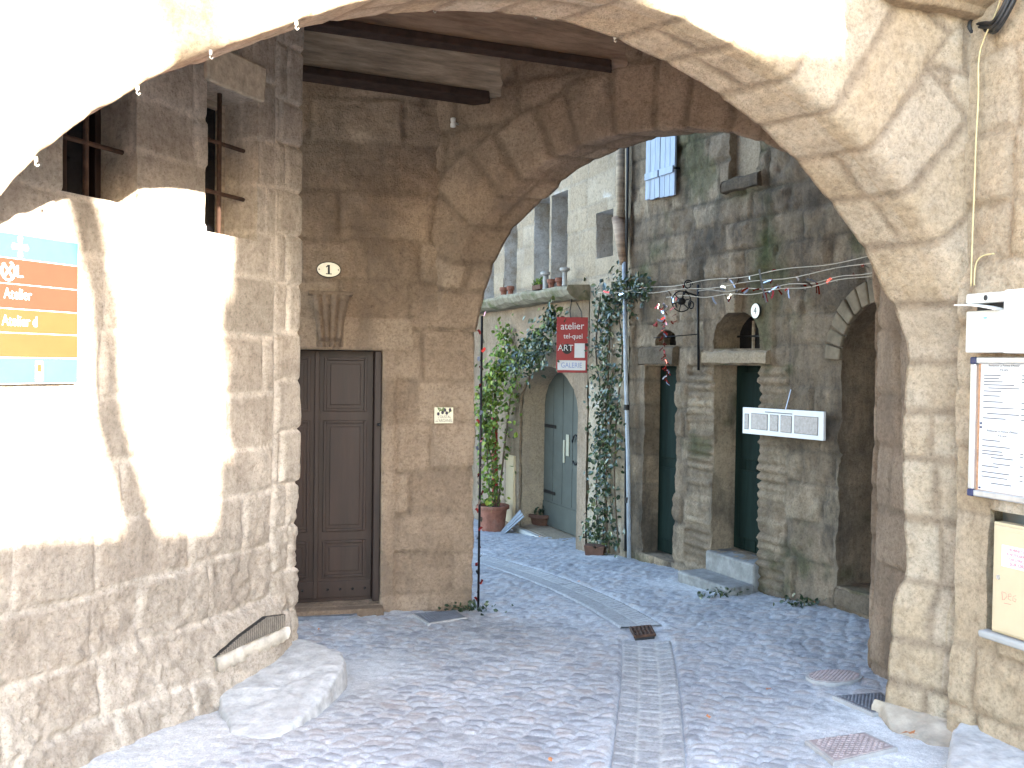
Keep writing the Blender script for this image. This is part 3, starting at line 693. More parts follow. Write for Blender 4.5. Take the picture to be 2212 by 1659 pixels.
wallish = np.minimum.reduce([np.abs((P2-np.array(C1))@FLW.n[:2]), np.linalg.norm(P2-np.array([2.1, 4.5]), axis=1)])
dust = np.clip(sstep(.05, .5, big)*.75+sstep(1.0, .15, wallish)*.95*sstep(6.2, 5.0, YYr)+.35*sstep(5.6, 4.0, YYr)*vnoise(np.stack([XX*6, YYr*6, XX*0], 1), 88), 0, 1)
mask = mask*(1-.9*dust)*sstep(.06, .35, rnd(bid, 3)+.5*(.5-dust))
h = mask*(.006+.009*rnd(bid, 5))+.005*fine+.012*big
for C, wd_ in ((CH1, chan_w), (CH2, W2ch)):
    d = dist_poly(P2, C); k = sstep(wd_/2+.02, wd_/2-.01, d); h = h*(1-k)-.016*k; mask = mask*(1-k)
g = np.clip(.1+.8*rnd(bid, 9)+.15*fine, 0, 1)
V = np.stack([XX, YYr, zb+h], 1); C = np.stack([1-mask, g, dust, np.ones(len(g))], 1)
idx = np.arange(len(ys)*640).reshape(len(ys), 640); Fq = np.stack([idx[:-1, :-1].ravel(), idx[:-1, 1:].ravel(), idx[1:, 1:].ravel(), idx[1:, :-1].ravel()], 1)
def cobble_mat():
    m, N, L, b = new_mat('river cobbles in sand')
    at = N.new('ShaderNodeAttribute'); at.attribute_name = 'stn'; sp = N.new('ShaderNodeSeparateColor'); L.new(at.outputs['Color'], sp.inputs[0])
    tc = N.new('ShaderNodeTexCoord'); co = tc.outputs['Object']
    c = ramp(N, L, sp.outputs[1], [(0, (.22, .225, .24)), (.3, (.30, .305, .32)), (.6, (.365, .36, .36)), (.8, (.375, .335, .315)), (1, (.46, .46, .46))])
    n2 = noise(N, L, co, 35, 5, .7); n1 = noise(N, L, co, 1.3, 4, .6); n3 = noise(N, L, co, 140, 3, .7)
    sand = mixc(N, L, 'MIX', sp.outputs[2], (.435, .44, .45), (.595, .59, .58))
    sand = mixc(N, L, 'MULTIPLY', 1.0, sand, ramp(N, L, n3, [(.3, (.8, .8, .8)), (.7, (1.15, 1.15, 1.15))]))
    c = mixc(N, L, 'MIX', sp.outputs[0], c, sand)
    c = mixc(N, L, 'MULTIPLY', 1.0, c, ramp(N, L, n2, [(.25, (.7, .7, .7)), (.75, (1.25, 1.25, 1.25))]))
    c = mixc(N, L, 'MULTIPLY', 1.0, c, ramp(N, L, n1, [(.3, (.8, .8, .8)), (.7, (1.15, 1.15, 1.15))]))
    L.new(c, b.inputs['Base Color']); b.inputs['Roughness'].default_value = .72; b.inputs['Specular IOR Level'].default_value = .35
    q = bump(N, L, None, n2, .5, .01); bump(N, L, b, n3, .4, .004, q)
    return m
M['cobble'] = cobble_mat()
st_ = link('street', np_mesh('street', V, Fq, C), M['cobble']); st_['kind'] = 'structure'
# coarse ground to the horizon
gx = np.linspace(-60, 60, 81); gX, gY = np.meshgrid(gx, gx, indexing='ij'); gZ = gz(np.clip(gX, -4, 7).ravel(), np.clip(gY.ravel(), -10, 17))-.10
idx = np.arange(81*81).reshape(81, 81)
g_ = link('ground', np_mesh('ground', np.stack([gX.ravel(), gY.ravel(), gZ], 1), np.stack([idx[:-1, :-1].ravel(), idx[1:, :-1].ravel(), idx[1:, 1:].ravel(), idx[:-1, 1:].ravel()], 1)), plain('packed street surface', (.36, .33, .29), .9, var=.2, scale=3)); g_['kind'] = 'structure'
# channel paving
def channel(C, halfs, mode, name, seed):
    """halfs: list of (off0, off1, kind) strips across; bricks laid as relief"""
    n = len(C); s = np.concatenate([[0], np.cumsum(np.linalg.norm(np.diff(C[:, :2], axis=0), axis=1))]); m = int(s[-1]/.012); a = np.linspace(0, s[-1], m)
    X = np.interp(a, s, C[:, 0]); Y = np.interp(a, s, C[:, 1]); T = np.stack([np.gradient(X), np.gradient(Y)], 1); T /= np.linalg.norm(T, axis=1)[:, None]; Nn = np.stack([-T[:, 1], T[:, 0]], 1)
    w0, w1 = halfs[0][0], halfs[-1][1]; oo = np.linspace(w0, w1, int((w1-w0)/.012)); A, O = np.meshgrid(a, oo, indexing='ij')
    PX = X[:, None]+Nn[:, :1]*oo; PY = Y[:, None]+Nn[:, 1:]*oo; P = np.stack([PX.ravel(), PY.ravel(), np.zeros(PX.size)], 1)
    Af, Of = A.ravel(), O.ravel(); ed = np.full(Af.shape, 9.0); bid = np.zeros(Af.shape, np.int64); dish = np.zeros(Af.shape); flat = np.zeros(Af.shape)
    for i, (o0, o1, kind) in enumerate(halfs):
        k = (Of >= o0) & (Of <= o1); eo = np.minimum(Of-o0, o1-Of)
        if kind:
            R = random.Random(seed+i); bb = [0.0]
            while bb[-1] < s[-1]+.3: bb.append(bb[-1]+R.uniform(*kind))
            bb = np.array(bb); sk = Af+(.25*(Of-o0) if i == 0 else -.1*(Of-o0)); sk = np.clip(sk, 0, bb[-1]-.001); j = np.clip(np.searchsorted(bb, sk)-1, 0, len(bb)-2); ea = np.minimum(sk-bb[j], bb[j+1]-sk)
            ed = np.where(k, np.minimum(eo, ea), ed); bid = np.where(k, j+i*500, bid)
        else: ed = np.where(k, eo+.004, ed); bid = np.where(k, 7000+i, bid); flat = np.where(k, 1, flat)
    ed = np.maximum(ed, 0); hh, rr, gg = relief(P, bid, ed, seed, jd=.010, jw=.014, off=.004, rough=.004, dome=.003, freq=9)
    zz = gz(P[:, 0], P[:, 1]); wcl = np.minimum(Of-w0, w1-Of); dip = -.010*np.cos(np.pi*(Of-(w0+w1)/2)/(w1-w0))
    V = np.stack([P[:, 0], P[:, 1], zz+hh*.4+.005+dip-.02*sstep(.012, 0, wcl)], 1); ml, k = len(a), len(oo); idx = np.arange(ml*k).reshape(ml, k)
    o = link(name, np_mesh(name, V, np.stack([idx[:-1, :-1].ravel(), idx[1:, :-1].ravel(), idx[1:, 1:].ravel(), idx[:-1, 1:].ravel()], 1), np.stack([rr*.8, gg*.8, np.zeros(len(rr)), np.ones(len(rr))], 1)), M['channel']); o['kind'] = 'structure'
    return o
M['channel'] = stone_mat('grey paving brick', [(0, (.27, .275, .28)), (.5, (.33, .33, .33)), (1, (.38, .365, .35))], (.47, .46, .44), big=(.9, 1.1), pits=.4, bs=.3)
w = chan_w
channel(CH1, [(-w/2, -w/6, (.055, .13)), (-w/6, w/6, (.05, .16)), (w/6, w/2, (.07, .15))], 0, 'drain_channel', 81)
channel(CH2, [(-W2ch/2, .0, (.05, .07)), (.0, W2ch/2, None)], 0, 'drain_channel', 83)
# ------------------------------------------------------------------ houses along the lane beyond
houseB = thing('old_stone_house', 'old dark lichened stone house with green doors and blue shutters, beyond the arch', 'house', (2.4, 9.0, -.3))
LB = 4.6
def onB(px, py, d=0.0): s, z = FB.on(px, py, d); return LB-s, z
def bp(px): return onB(px, 800)[0]
BC = Courses(101, -1.2, 8, (.22, .38), -1, 7, (.26, .65))
nd_a, nd_b = bp(1461), bp(1391); nd_t = onB(1440, 790)[1]; nd_z0 = onB(1440, 1197, -.2)[1]
d4_a, d4_b = bp(1641), bp(1542); d4_t = onB(1620, 789)[1]; d4_z0 = onB(1615, 1194, -.24)[1]
lu_z0, lu_zt = onB(1600, 753)[1], onB(1590, 672)[1]
sm_a, sm_b = bp(1459), bp(1413); sm_z0, sm_zt = onB(1440, 746)[1], onB(1440, 712)[1]
bk_a, bk_b = bp(1631), bp(1568); bk_z0 = onB(1600, 382)[1]
rd_a, rd_b = bp(1816)-.75, bp(1816); rd_t = onB(1850, 690)[1]; rd_z0 = onB(1850, 1278)[1]
def evB(P, p, q):
    wob = .03*fbm(P*3, 3, 105); bid, ed = BC.eval(p+wob, q+wob*.8)
    jamb = (np.abs(p-(d4_a-.17)) < .17) | ((p > d4_b) & (p < d4_b+.40)); jamb &= (q < d4_t) & (q > -.6)
    bj = np.floor((q+.4*wob)/.075).astype(np.int64); ej = np.minimum((q+.4*wob)/.075-bj, 1-(q+.4*wob)/.075+bj)*.075
    bid = np.where(jamb, bj+3000+500*(p > d4_b), bid); ed = np.where(jamb, np.minimum(ej*1.0+.004, .2), ed)
    h, r, g = relief(P, bid, ed, 107, jd=.014, jw=.024, off=.014, rough=.022, dome=.012, smear=.8, freq=9)
    h = h+.012*fbm(P*9, 4, 111)-jamb*(.024*np.exp(-ej/.013)-.012*rnd(bj, 5)); r = np.where(jamb, r*.3, r); g = np.where(jamb, np.clip(.70+.6*(g-.5), 0, 1), g)
    # dressed stones round the lunette and the door head
    arcd = (np.abs(p-(d4_a+d4_b)/2) < (d4_b-d4_a)/2+.16) & (q > d4_t) & (q < lu_zt+.22); h = np.where(arcd, h*.5+.012, h); g = np.where(arcd, .75+.1*fbm(P*5, 2, 4), g); r = np.where(arcd, r*.4, r)
    mo = np.exp(-((p-bp(1650))/.17)**2)*sstep(1.9, 2.5, q)*sstep(-.35, .15, fbm(P*5, 4, 113))*.9
    mo = np.maximum(mo, np.exp(-((p-bp(1655))/.22)**2-((q-(lu_zt+.1))/.16)**2)*.6)
    mo = np.maximum(mo, sstep(.15, .45, fbm(P*2.3, 5, 115))*.6)
    mo = np.maximum(mo, np.exp(-((p-(bk_a+bk_b)/2)/.22)**2-((q-bk_z0+.10)/.10)**2)*.7)
    rp = (p > bk_a-.1) & (p < bp(1400)) & (q > 3.0)
    g = np.where(rp, np.clip(g+.25, 0, 1), g)
    return h, np.stack([r, g, np.clip(mo, 0, 1)], 1)
bh = [dict(poly=rect(nd_a, nd_b, nd_z0, nd_t), depth=.24), dict(poly=rect(d4_a, d4_b, d4_z0, d4_t), depth=.30, tone=.85), dict(poly=archpoly(d4_a, d4_b, lu_z0, lu_z0+.10, lu_zt), depth=.30, tone=.7),
      dict(poly=archpoly(sm_a, sm_b, sm_z0, sm_z0+.05, sm_zt), depth=.2), dict(poly=rect(bk_a, bk_b, bk_z0, bk_z0+.8), depth=.07, tone=.95),
      dict(poly=archpoly(rd_a, rd_b, rd_z0, rd_t-.32, rd_t+.12), depth=.40, tone=.45)]
plan = [np.array(PB)+FB.u[:2]*LB, np.array(PB)]
wall_sheet('wall', plan, -1.0, 11.0, .026, evB, M['darkstone'], houseB, bh, .03)
def Bs(p): return LB-p
def bbox(a, b, z0, z1, d0, d1, name, mat, par=None, bev=.006): return MB().fbox(FB, Bs(b), Bs(a), z0, z1, d0, d1).build(name, mat, par or houseB, bev)
dn = bbox(nd_a+.003, nd_b-.003, nd_z0+.01, nd_t-.003, -.245, -.20, 'narrow_door', M['greenpaint'])
bbox(nd_a+.06, nd_b-.06, nd_z0+.15, nd_z0+.9, -.201, -.19, 'door_panel', M['greenpaint'], dn); bbox(nd_a+.06, nd_b-.06, nd_z0+1.0, nd_t-.1, -.201, -.19, 'door_panel', M['greenpaint'], dn)
d4 = bbox(d4_a+.003, d4_b-.003, d4_z0+.01, d4_t-.003, -.305, -.26, 'green_door', M['greenpaint'])
for q in (.25, .5, .75): bbox(d4_a+(d4_b-d4_a)*q-.004, d4_a+(d4_b-d4_a)*q+.004, d4_z0+.02, d4_t-.01, -.2605, -.252, 'board_joint', M['greenpaint'], d4, .002)
for (z0, z1) in ((.12, .75), (.85, 1.65)): bbox(d4_a+.08, d4_b-.08, d4_z0+z0, d4_z0+z1, -.261, -.248, 'door_panel', M['greenpaint'], d4)
MB().tube([FB.W(Bs(d4_a+.12), d4_z0+.95, -.26), FB.W(Bs(d4_a+.12), d4_z0+.95, -.21), FB.W(Bs(d4_a+.2), d4_z0+.95, -.205)], .011, 8).build('handle', M['iron'], d4, smooth=True)
lw_ = bbox(d4_a+.004, d4_b-.004, lu_z0+.004, lu_zt-.0, -.31, -.285, 'fanlight', M['glass'])
for q in (.33, .66): bbox(d4_a+(d4_b-d4_a)*q-.012, d4_a+(d4_b-d4_a)*q+.012, lu_z0+.005, lu_z0+.26, -.284, -.262, 'glazing_bar', M['oldwood'], lw_, .003)
bbox(d4_a+.01, d4_b-.01, lu_z0+.11, lu_z0+.13, -.261, -.25, 'glazing_bar', M['iron'], lw_, .002)
# thick stone transom between door and fanlight, and over the narrow door
def slab(p0, p1, z0, z1, d0, d1, mat, par, name, seed=1):
    nx, nz = 26, 8; vs = []; fs = []
    def rough(a, z, d): q = np.array([[a*9, z*9, d*9.0]]); return float(fbm(q, 3, seed)[0])*.014
    MBq = MB(); grid = []
    for (da) in (d0, d1):
        pass
    xs = np.linspace(Bs(p1), Bs(p0), nx); ring = [(d0, z0), (d1, z0+.012), (d1+.006, (z0+z1)/2), (d1, z1-.02), (d1-.03, z1), (d0, z1)]
    for a in xs:
        for (d, z) in ring: r = rough(a, z, d); vs.append(FB.W(a, z+r, d+r))
    n = len(ring); fs = [(i*n+k, i*n+(k+1) % n, (i+1)*n+(k+1) % n, (i+1)*n+k) for i in range(nx-1) for k in range(n)]+[tuple(range(n)), tuple((nx-1)*n+k for k in range(n))[::-1]]
    return MBq.add(vs, fs).build(name, mat, par, .006)
slab(bp(1664), bp(1524), onB(1600, 788)[1], onB(1600, 757)[1], -.27, .045, M['palestone'], houseB, 'door_transom', 3)
slab(bp(1462), bp(1387), onB(1430, 789)[1], onB(1430, 748)[1], -.20, .05, M['darkstone'], houseB, 'door_transom', 5)
bbox(sm_a, sm_b, sm_z0, sm_zt, -.20, -.185, 'small_window', M['glass'])
slab(bp(1640), bp(1562), bk_z0-.13, bk_z0-.005, -.06, .06, M['darkstone'], houseB, 'window_sill', 9)
bbox(bk_a-.02, bk_b+.02, bk_z0-.02, bk_z0+.82, -.16, -.068, 'blocked_window', M['palestone'])
bbox(rd_a+.01, rd_b-.01, rd_z0+.01, rd_t+.1, -.41, -.37, 'dark_door', M['redwood'])
slab(rd_a, rd_b, rd_z0-.16, rd_z0-.004, -.35, .02, M['darkstone'], houseB, 'doorstep', 13)
# keystone over the fanlight
kp = (d4_a+d4_b)/2; k0 = lu_zt-.02; k1 = onB(1592, 612)[1]
MB().prism([FB.W(Bs(kp)-.07, k0, -.02), FB.W(Bs(kp)+.07, k0, -.02), FB.W(Bs(kp)+.06, k0, .075), FB.W(Bs(kp)-.06, k0, .075)], [FB.W(Bs(kp)-.115, k1, -.02), FB.W(Bs(kp)+.115, k1, -.02), FB.W(Bs(kp)+.10, k1, .11), FB.W(Bs(kp)-.10, k1, .11)]).build('keystone', M['palestone'], houseB, .012)
# two entrance steps
M['stepstone'] = plain('worn step stone', (.225, .22, .21), .85, var=.3, scale=9, bmp=.7, spec=.25, dirt=((.12, .105, .09), .8))
M['archhead'] = plain('dull arch stone', (.17, .138, .10), .95, var=.3, scale=9, bmp=.7, spec=.1, dirt=((.10, .08, .06), .7))
stp = []
for (pxl, pxr, ytop, dd) in ((1537, 1634, 1190, .02), (1490, 1640, 1226, .30)): pass
M['cream2'] = plain('dull cream metal', (.30, .28, .21), .5, var=.1)
rc, rr0 = (rd_a+rd_b)/2, (rd_b-rd_a)/2; zs_ = rd_t-.32; b = MB(); prev = None
ts_ = np.linspace(0.02, math.pi-.02, 15)
for t0_, t1_ in zip(ts_[:-1], ts_[1:]):
    q = [(t0_+.012, 1.0), (t1_-.012, 1.0), (t1_-.012, 1.42), (t0_+.012, 1.42)]; pts = [(Bs(rc+rr0*f*math.cos(t)), zs_+(.44+(f-1)*.42)*math.sin(t)) for t, f in q]; dd = .02+.012*random.random()
    MB().prism([FB.W(a, z, -.03) for a, z in pts], [FB.W(a, z, dd) for a, z in pts]).build('arch_stone', M['archhead'], houseB, .012)
s0, s1 = Bs(d4_b)-.02, Bs(d4_a)+.02; zt_ = d4_z0; zm = d4_z0-.17; zg = float(gz(*FB.W((s0+s1)/2, 0, .5)[:2]))
MB().fbox(FB, s0, s1, zg-.2, zt_, -.26, .045).build('entrance_step', M['stepstone'], houseB, .02)
MB().fbox(FB, s0-.02, s1+.03, zg-.2, min(zm, zg+.11), .046, .34).build('entrance_step', M['stepstone'], houseB, .025)
# blue shutters
sh_a, sh_b = bp(1460), bp(1396); sh_z0 = onB(1428, 432)[1]
for i in range(2):
    a0 = sh_a+(sh_b-sh_a)*(.5*i)+.004; a1 = sh_a+(sh_b-sh_a)*(.5*i+.5)-.004; b = MB(); npl = 3
    for k in range(npl):
        b.fbox(FB, Bs(a1)+(a1-a0)*k/npl+.002, Bs(a1)+(a1-a0)*(k+1)/npl-.002, sh_z0+random.uniform(0, .02)+(.01 if i else .0), sh_z0+1.3, .03, .052)
    o = b.build('shutter', M['bluepaint'], houseB, .003)
    MB().fbox(FB, Bs(a1)+.01, Bs(a0)-.01, sh_z0+.22, sh_z0+.29, .0525, .072).build('batten', M['bluepaint'], o, .004)
    MB().tube([FB.W(Bs(a1 if i else a0), sh_z0+.26, -.01), FB.W(Bs(a1 if i else a0), sh_z0+.26, .06)], .012, 6).build('hinge', M['iron'], o)
MB().prism([FB.W(-.12, -1, -.43), FB.W(LB, -1, -.43), FB.W(LB, -1, -3), FB.W(-.12, -1, -3)], [FB.W(-.12, 11, -.43), FB.W(LB, 11, -.43), FB.W(LB, 11, -3), FB.W(-.12, 11, -3)]).build('core', M['concrete'], houseB)

houseA = thing('atelier_house', 'pale ashlar house with tall concrete fin windows above a mossy ledge, at the bend', 'house', (.4, 12.0, -.5))
def onA(px, py, d=0.0): return FA.on(px, py, d)
def ap(px): return onA(px, 700)[0]
AC_ = Courses(121, -1.5, 9, (.26, .32), -1, 9, (.4, .8))
lg0, lg1 = ap(1273), ap(1020); lgz = onA(1150, 640)[1]
gd_a, gd_b = ap(1253), ap(1127); gd_zt = onA(1200, 800)[1]; gd_z0 = onA(1190, 1165)[1]
def evA(P, p, q):
    wob = .012*fbm(P*2.5, 3, 125); bid, ed = AC_.eval(p+wob, q+wob); low = q < lgz
    h, r, g = relief(P, bid, ed, 127, jd=.007, jw=.016, off=.004, rough=.006, dome=.003, smear=.5)
    h = h+np.where(low, .022*fbm(P*3.5, 4, 129), 0)-np.where(low & (p > lg0-.02), .03, 0)
    r = np.where(low, r*.25, r*.6)
    mo = sstep(.05, .4, fbm(P*1.7, 4, 133))*.15*low
    return h, np.stack([r, g, mo], 1)
wins = []
for (x0, x1) in ((1187.5, 1223), (1151, 1184), (1087, 1115), (1039, 1066)): wins.append(rect(ap(x1)+.004, ap(x0)-.004, lgz+.02, onA(1200, 420)[1] if x0 > 1140 else onA(1100, 470)[1]))
swz0, swz1 = onA(1300, 557)[1], onA(1300, 458)[1]; wins.append(rect(ap(1321), ap(1285), swz0, swz1))
ah = [dict(poly=w, depth=.38, tone=.95) for w in wins]+[dict(poly=archpoly(gd_a, gd_b, gd_z0, gd_zt-.5, gd_zt+.05), depth=.40, tone=.35)]  # fin window reveals take the palest tone: pale concrete plus the sky light they catch
plan = [np.array(PB), np.array(PB)+FA.u[:2]*6.5]
M['awall'] = None
wall_sheet('wall', plan, -1.4, 11.0, .03, evA, M['palestone'], houseA, ah, .03)
for w in wins:
    a0, a1, z0, z1 = w[0][0], w[1][0], w[0][1], w[2][1]
    b = MB()
    for (x0, x1, y0, y1) in ((a0, a0+.04, z0, z1), (a1-.04, a1, z0, z1), (a0+.04, a1-.04, z0, z0+.05), (a0+.04, a1-.04, z1-.05, z1)): b.fbox(FA, x0, x1, y0, y1, -.38, -.33)
    fr = b.build('window', M['oldwood'], houseA, .004)
    MB().fbox(FA, a0+.04, a1-.04, z0+.05, z1-.05, -.37, -.36).build('pane', M['glass'], fr)
# mossy ledge
vs = []; xs = np.linspace(lg0, 6.4, 60); ring = [(-.02, -.14), (.16, -.13), (.24, -.09), (.29, -.02), (.28, .02), (-.02, .03)]
for a in xs:
    for (d, z) in ring: r = float(fbm(np.array([[a*4, d*9, z*9]]), 3, 135)[0])*.03; vs.append(FA.W(a, lgz+z+r-.01*math.sin(a*2), d+r))
n = len(ring); fs = [(i*n+k, i*n+(k+1) % n, (i+1)*n+(k+1) % n, (i+1)*n+k) for i in range(len(xs)-1) for k in range(n)]+[tuple(range(n)), tuple((len(xs)-1)*n+k for k in range(n))[::-1]]
M['mossledge'] = plain('mossy stone', (.24, .21, .155), .95, var=.3, scale=9, bmp=.6, spec=.15, dirt=((.075, .09, .035), .9))
MB().add(vs, fs).build('ledge', M['mossledge'], houseA, .012)
# plaster skin of the ground floor, 3 cm proud, left open round the gateway
def evAp(P, p, q):
    h = .016*fbm(P*3.5, 4, 141); z = np.zeros(len(p)); st = sstep(.1, .35, fbm(P*np.array([2, 2, .8]), 4, 143))
    return h, np.stack([z, np.clip(.5+.6*fbm(P*2, 3, 145), 0, 1), st*.15], 1)
n_ = FA.n[:2]*.012
wall_sheet('ground_floor', [np.array(PB)+FA.u[:2]*lg0+n_, np.array(PB)+FA.u[:2]*6.4+n_], -1.3, lgz-.13, .04, evAp, M['plasterwall'], houseA, [dict(poly=archpoly(gd_a-lg0, gd_b-lg0, gd_z0, gd_zt-.5, gd_zt+.05), depth=.03)], .03)
gd = MB().prism([FA.W(gd_a+.005, gd_z0+.01, -.405), FA.W(gd_b-.005, gd_z0+.01, -.405), FA.W(gd_b-.005, gd_z0+.01, -.36), FA.W(gd_a+.005, gd_z0+.01, -.36)], [FA.W(gd_a+.005, gd_zt+.04, -.405), FA.W(gd_b-.005, gd_zt+.04, -.405), FA.W(gd_b-.005, gd_zt+.04, -.36), FA.W(gd_a+.005, gd_zt+.04, -.36)]).build('grey_door', M['greypaint'], houseA, .004)
for q in range(1, 6):
    a_ = gd_a+(gd_b-gd_a)*q/6; zt_q = gd_zt-.5+.54*math.sqrt(max(0, 1-((q/6-.5)/.5)**2))-.03; MB().fbox(FA, a_-.006, a_+.006, gd_z0+.36, zt_q, -.361, -.354).build('cover_strip', M['greypaint'], gd, .002)
for q in (.45, 1.35): MB().fbox(FA, gd_b-.40, gd_b-.03, gd_z0+q, gd_z0+q+.045, -.3535, -.347).build('strap_hinge', M['iron'], gd, .002)
MB().fbox(FA, gd_a+.01, gd_b-.01, gd_z0+.02, gd_z0+.34, -.361, -.348).build('kick_plate', M['greypaint'], gd, .003)
for (px, py, w_, h_) in ((1218, 975, .05, .30), (1226, 962, .09, .28)):
    s, z = onA(px, py, -.35); MB().fbox(FA, s-w_/2, s+w_/2, z-h_/2, z+h_/2, -.359, -.345).build('letter_slot', M['cream2'], gd, .003)
s, z = onA(1246, 972, -.35); MB().tube([FA.W(s+.11*math.cos(t), z+.19*math.sin(t), -.33) for t in np.linspace(.5, 5.4, 16)], .012, 6).build('handle', M['iron'], gd, smooth=True)
MB().fbox(FA, gd_a-.05, gd_b+.02, gd_z0-.18, gd_z0-.004, -.39, .08).build('threshold', M['concrete'], houseA, .012)
MB().prism([FA.W(-.12, -1, -.43), FA.W(6.5, -1, -.43), FA.W(6.5, -1, -3), FA.W(-.12, -1, -3)][::-1], [FA.W(-.12, 11, -.43), FA.W(6.5, 11, -.43), FA.W(6.5, 11, -3), FA.W(-.12, 11, -3)][::-1]).build('core', M['concrete'], houseA)
MB().fbox(FA, 0, 6.5, 10.9, 11.1, -.6, .15).build('light_cap', M['concrete'], houseA)  # slabs added over the slit behind each facade to keep sky light out
MB().fbox(FB, 0.1, LB, 10.92, 11.1, -.6, .15).build('light_cap', M['concrete'], houseB)
MB().fbox(FB, -.25, .10, -1, 10.9, -.40, -.05).build('joint_light_stop', M['darkstone'], houseB)  # unseen box added behind the house joint to stop light leaking through
# closing wall at the end of the lane and the unseen side of the lane
he = thing('lane_end_house', 'greenish plastered house wall closing the lane behind the potted vine', 'house', (-2.2, 16.2, -.9))
def evE(P, p, q): return .02*fbm(P*3, 4, 151), np.stack([np.zeros(len(p)), np.clip(.5+.5*fbm(P*2, 3, 153), 0, 1), np.full(len(p), .18)], 1)
wall_sheet('wall', [np.array([1.5, 16.2]), np.array([-4.5, 15.2])], -1.6, 10, .06, evE, M['plasterwall'], he)
# ------------------------------------------------------------------ houses behind the viewer, whose roofs shape the sun patches
LD = 15.0; EH = np.array([.714, .70, 0]); CEN = np.array([-1.75, 4.6, 0])+SH*LD
FO = Frame(CEN[:2], EH[:2], -SH[:2]); off0 = float(np.dot(np.array([-1.75, 4.6, 0]), EH)); te = math.tan(SUN_EL)
def opposite(name, w0, w1, zw, dep, label):
    z = zw+LD*te; t = thing(name, label, 'house', FO.W((w0+w1)/2-off0, 0, -dep/2))
    a0, a1 = w0-off0, w1-off0
    MB().fbox(FO, a0, a1, -.3, z-.12, -dep, 0).build('wall', M['limestone'], t)
    MB().prism([FO.W(a0-.0, z-.12, .22), FO.W(a1+.0, z-.12, .22), FO.W(a1+.0, z-.12, -dep), FO.W(a0, z-.12, -dep)], [FO.W(a0, z, .22), FO.W(a1, z, .22), FO.W(a1, z+.05, -dep), FO.W(a0, z+.05, -dep)]).build('roof', M['terracotta'], t)
    for k in range(2):
        a = a0+(a1-a0)*(.3+.4*k); f = MB().fbox(FO, a-.4, a+.4, 1.2, 2.5, 0.001, .03).build('window', M['bluepaint'], t, .004)
        MB().fbox(FO, a-.33, a+.33, 1.27, 2.43, .031, .036).build('pane', M['glass'], f)
    MB().fbox(FO, (a0+a1)/2-.45, (a0+a1)/2+.45, 0, 2.1, .001, .04).build('door', M['greenpaint'], t, .004)
opposite('low_house', -3.0, 2.44, .74, 5, 'low stone house with a tiled roof across the street behind the viewer')
opposite('taller_house', 2.44, 9.0, 2.25, 5, 'taller stone house next to the low one behind the viewer')
o = [x for x in COL.objects if x.name == 'taller_house'][0]
for z0_, z1_, w_ in ((.9, 1.22, .10), (1.42, 1.75, .05), (1.9, 2.1, .08)): MB().fbox(FO, 2.44-off0-w_, 2.44-off0-.001, z0_+LD*te, z1_+LD*te, -.5, -.1).build('shutter', M['bluepaint'], o)  # unseen boxes added to make the sun patch's right edge uneven, not real shutters
MB().fbox(FO, 2.44-off0, 3.2-off0, 2.2+LD*te, 2.85+LD*te, -.9, 0).build('shade_block', M['limestone'], o)  # unseen block added on the roof to shade the wall beside the sun patch
tr = thing('shadow_trunk', 'added leaning trunk behind the viewer, shaped to cast the slanting shadow band', 'tree')  # added unseen trunk, leaned to throw the dark band across the sun patch
def back(s, z, L): return FLW.W(s, z)+SUNV/np.linalg.norm(SUNV[:2])*L
tp = [back(1.317-.13, .88-.5, 11), back(1.317, .88, 11), back(1.5, 1.38, 11), back(1.527, 1.92, 11), back(1.657, 2.37, 11), back(1.72, 2.62, 11)]
foot = tp[0].copy(); foot[2] = 0; tp = [np.array([foot[0]-.2, foot[1]-.1, -.1])]+tp
MB().tube(tp, [.17, .12, .10, .095, .09, .10, .12], 10).build('trunk', M['oldwood'], tr, smooth=True)
# ------------------------------------------------------------------ near paving objects checked early
# ------------------------------------------------------------------ signs, boxes, boards
def oval(F, s, z, rx, rz, d0, d1, mat, name, par=None, seg=40, bev=.003):
    b = MB(); b.prism([F.W(s+rx*math.cos(t), z+rz*math.sin(t), d0) for t in np.linspace(0, 2*math.pi, seg, endpoint=False)], [F.W(s+rx*math.cos(t), z+rz*math.sin(t), d1) for t in np.linspace(0, 2*math.pi, seg, endpoint=False)])
    return b.build(name, mat, par, bev)
M['enamel'] = plain('cream enamel', (.60, .54, .40), .3, var=.08, scale=20, spec=.5)
M['whiteenamel'] = plain('white enamel', (.62, .60, .55), .3, var=.06, scale=20, spec=.5)
M['ink'] = plain('black ink', (.012, .012, .014), .6, var=.1)
M['redsign'] = plain('red sign paint', (.27, .010, .016), .5, var=.1, scale=10, spec=.4)
M['whitepaint'] = plain('white paint', (.62, .62, .63), .6, var=.05)
M['blueink'] = plain('faded blue pen', (.20, .27, .52), .7, var=.2)
M['paper'] = plain('white paper', (.56, .56, .56), .7, var=.04, scale=8)
M['greyink'] = plain('grey print', (.10, .10, .11), .7, var=.1)
M['redink'] = plain('red print', (.62, .07, .10), .6, var=.1)
M['alu'] = plain('brushed aluminium', (.62, .62, .62), .35, .85, var=.08, scale=30, stretch=(1, 1, .05))
M['bluecorner'] = plain('dark blue plastic', (.03, .035, .09), .4, var=.1)
M['cork'] = plain('cork', (.42, .22, .12), .9, var=.3, scale=60)
M['cream'] = plain('cream steel paint', (.52, .42, .27), .4, var=.05, scale=6, spec=.4)
M['blue'] = plain('sign blue', (.03, .25, .62), .4, var=.05)
M['orange'] = plain('sign red', (.50, .022, .012), .4, var=.05)
M['amber'] = plain('sign orange', (.55, .035, .012), .4, var=.05)
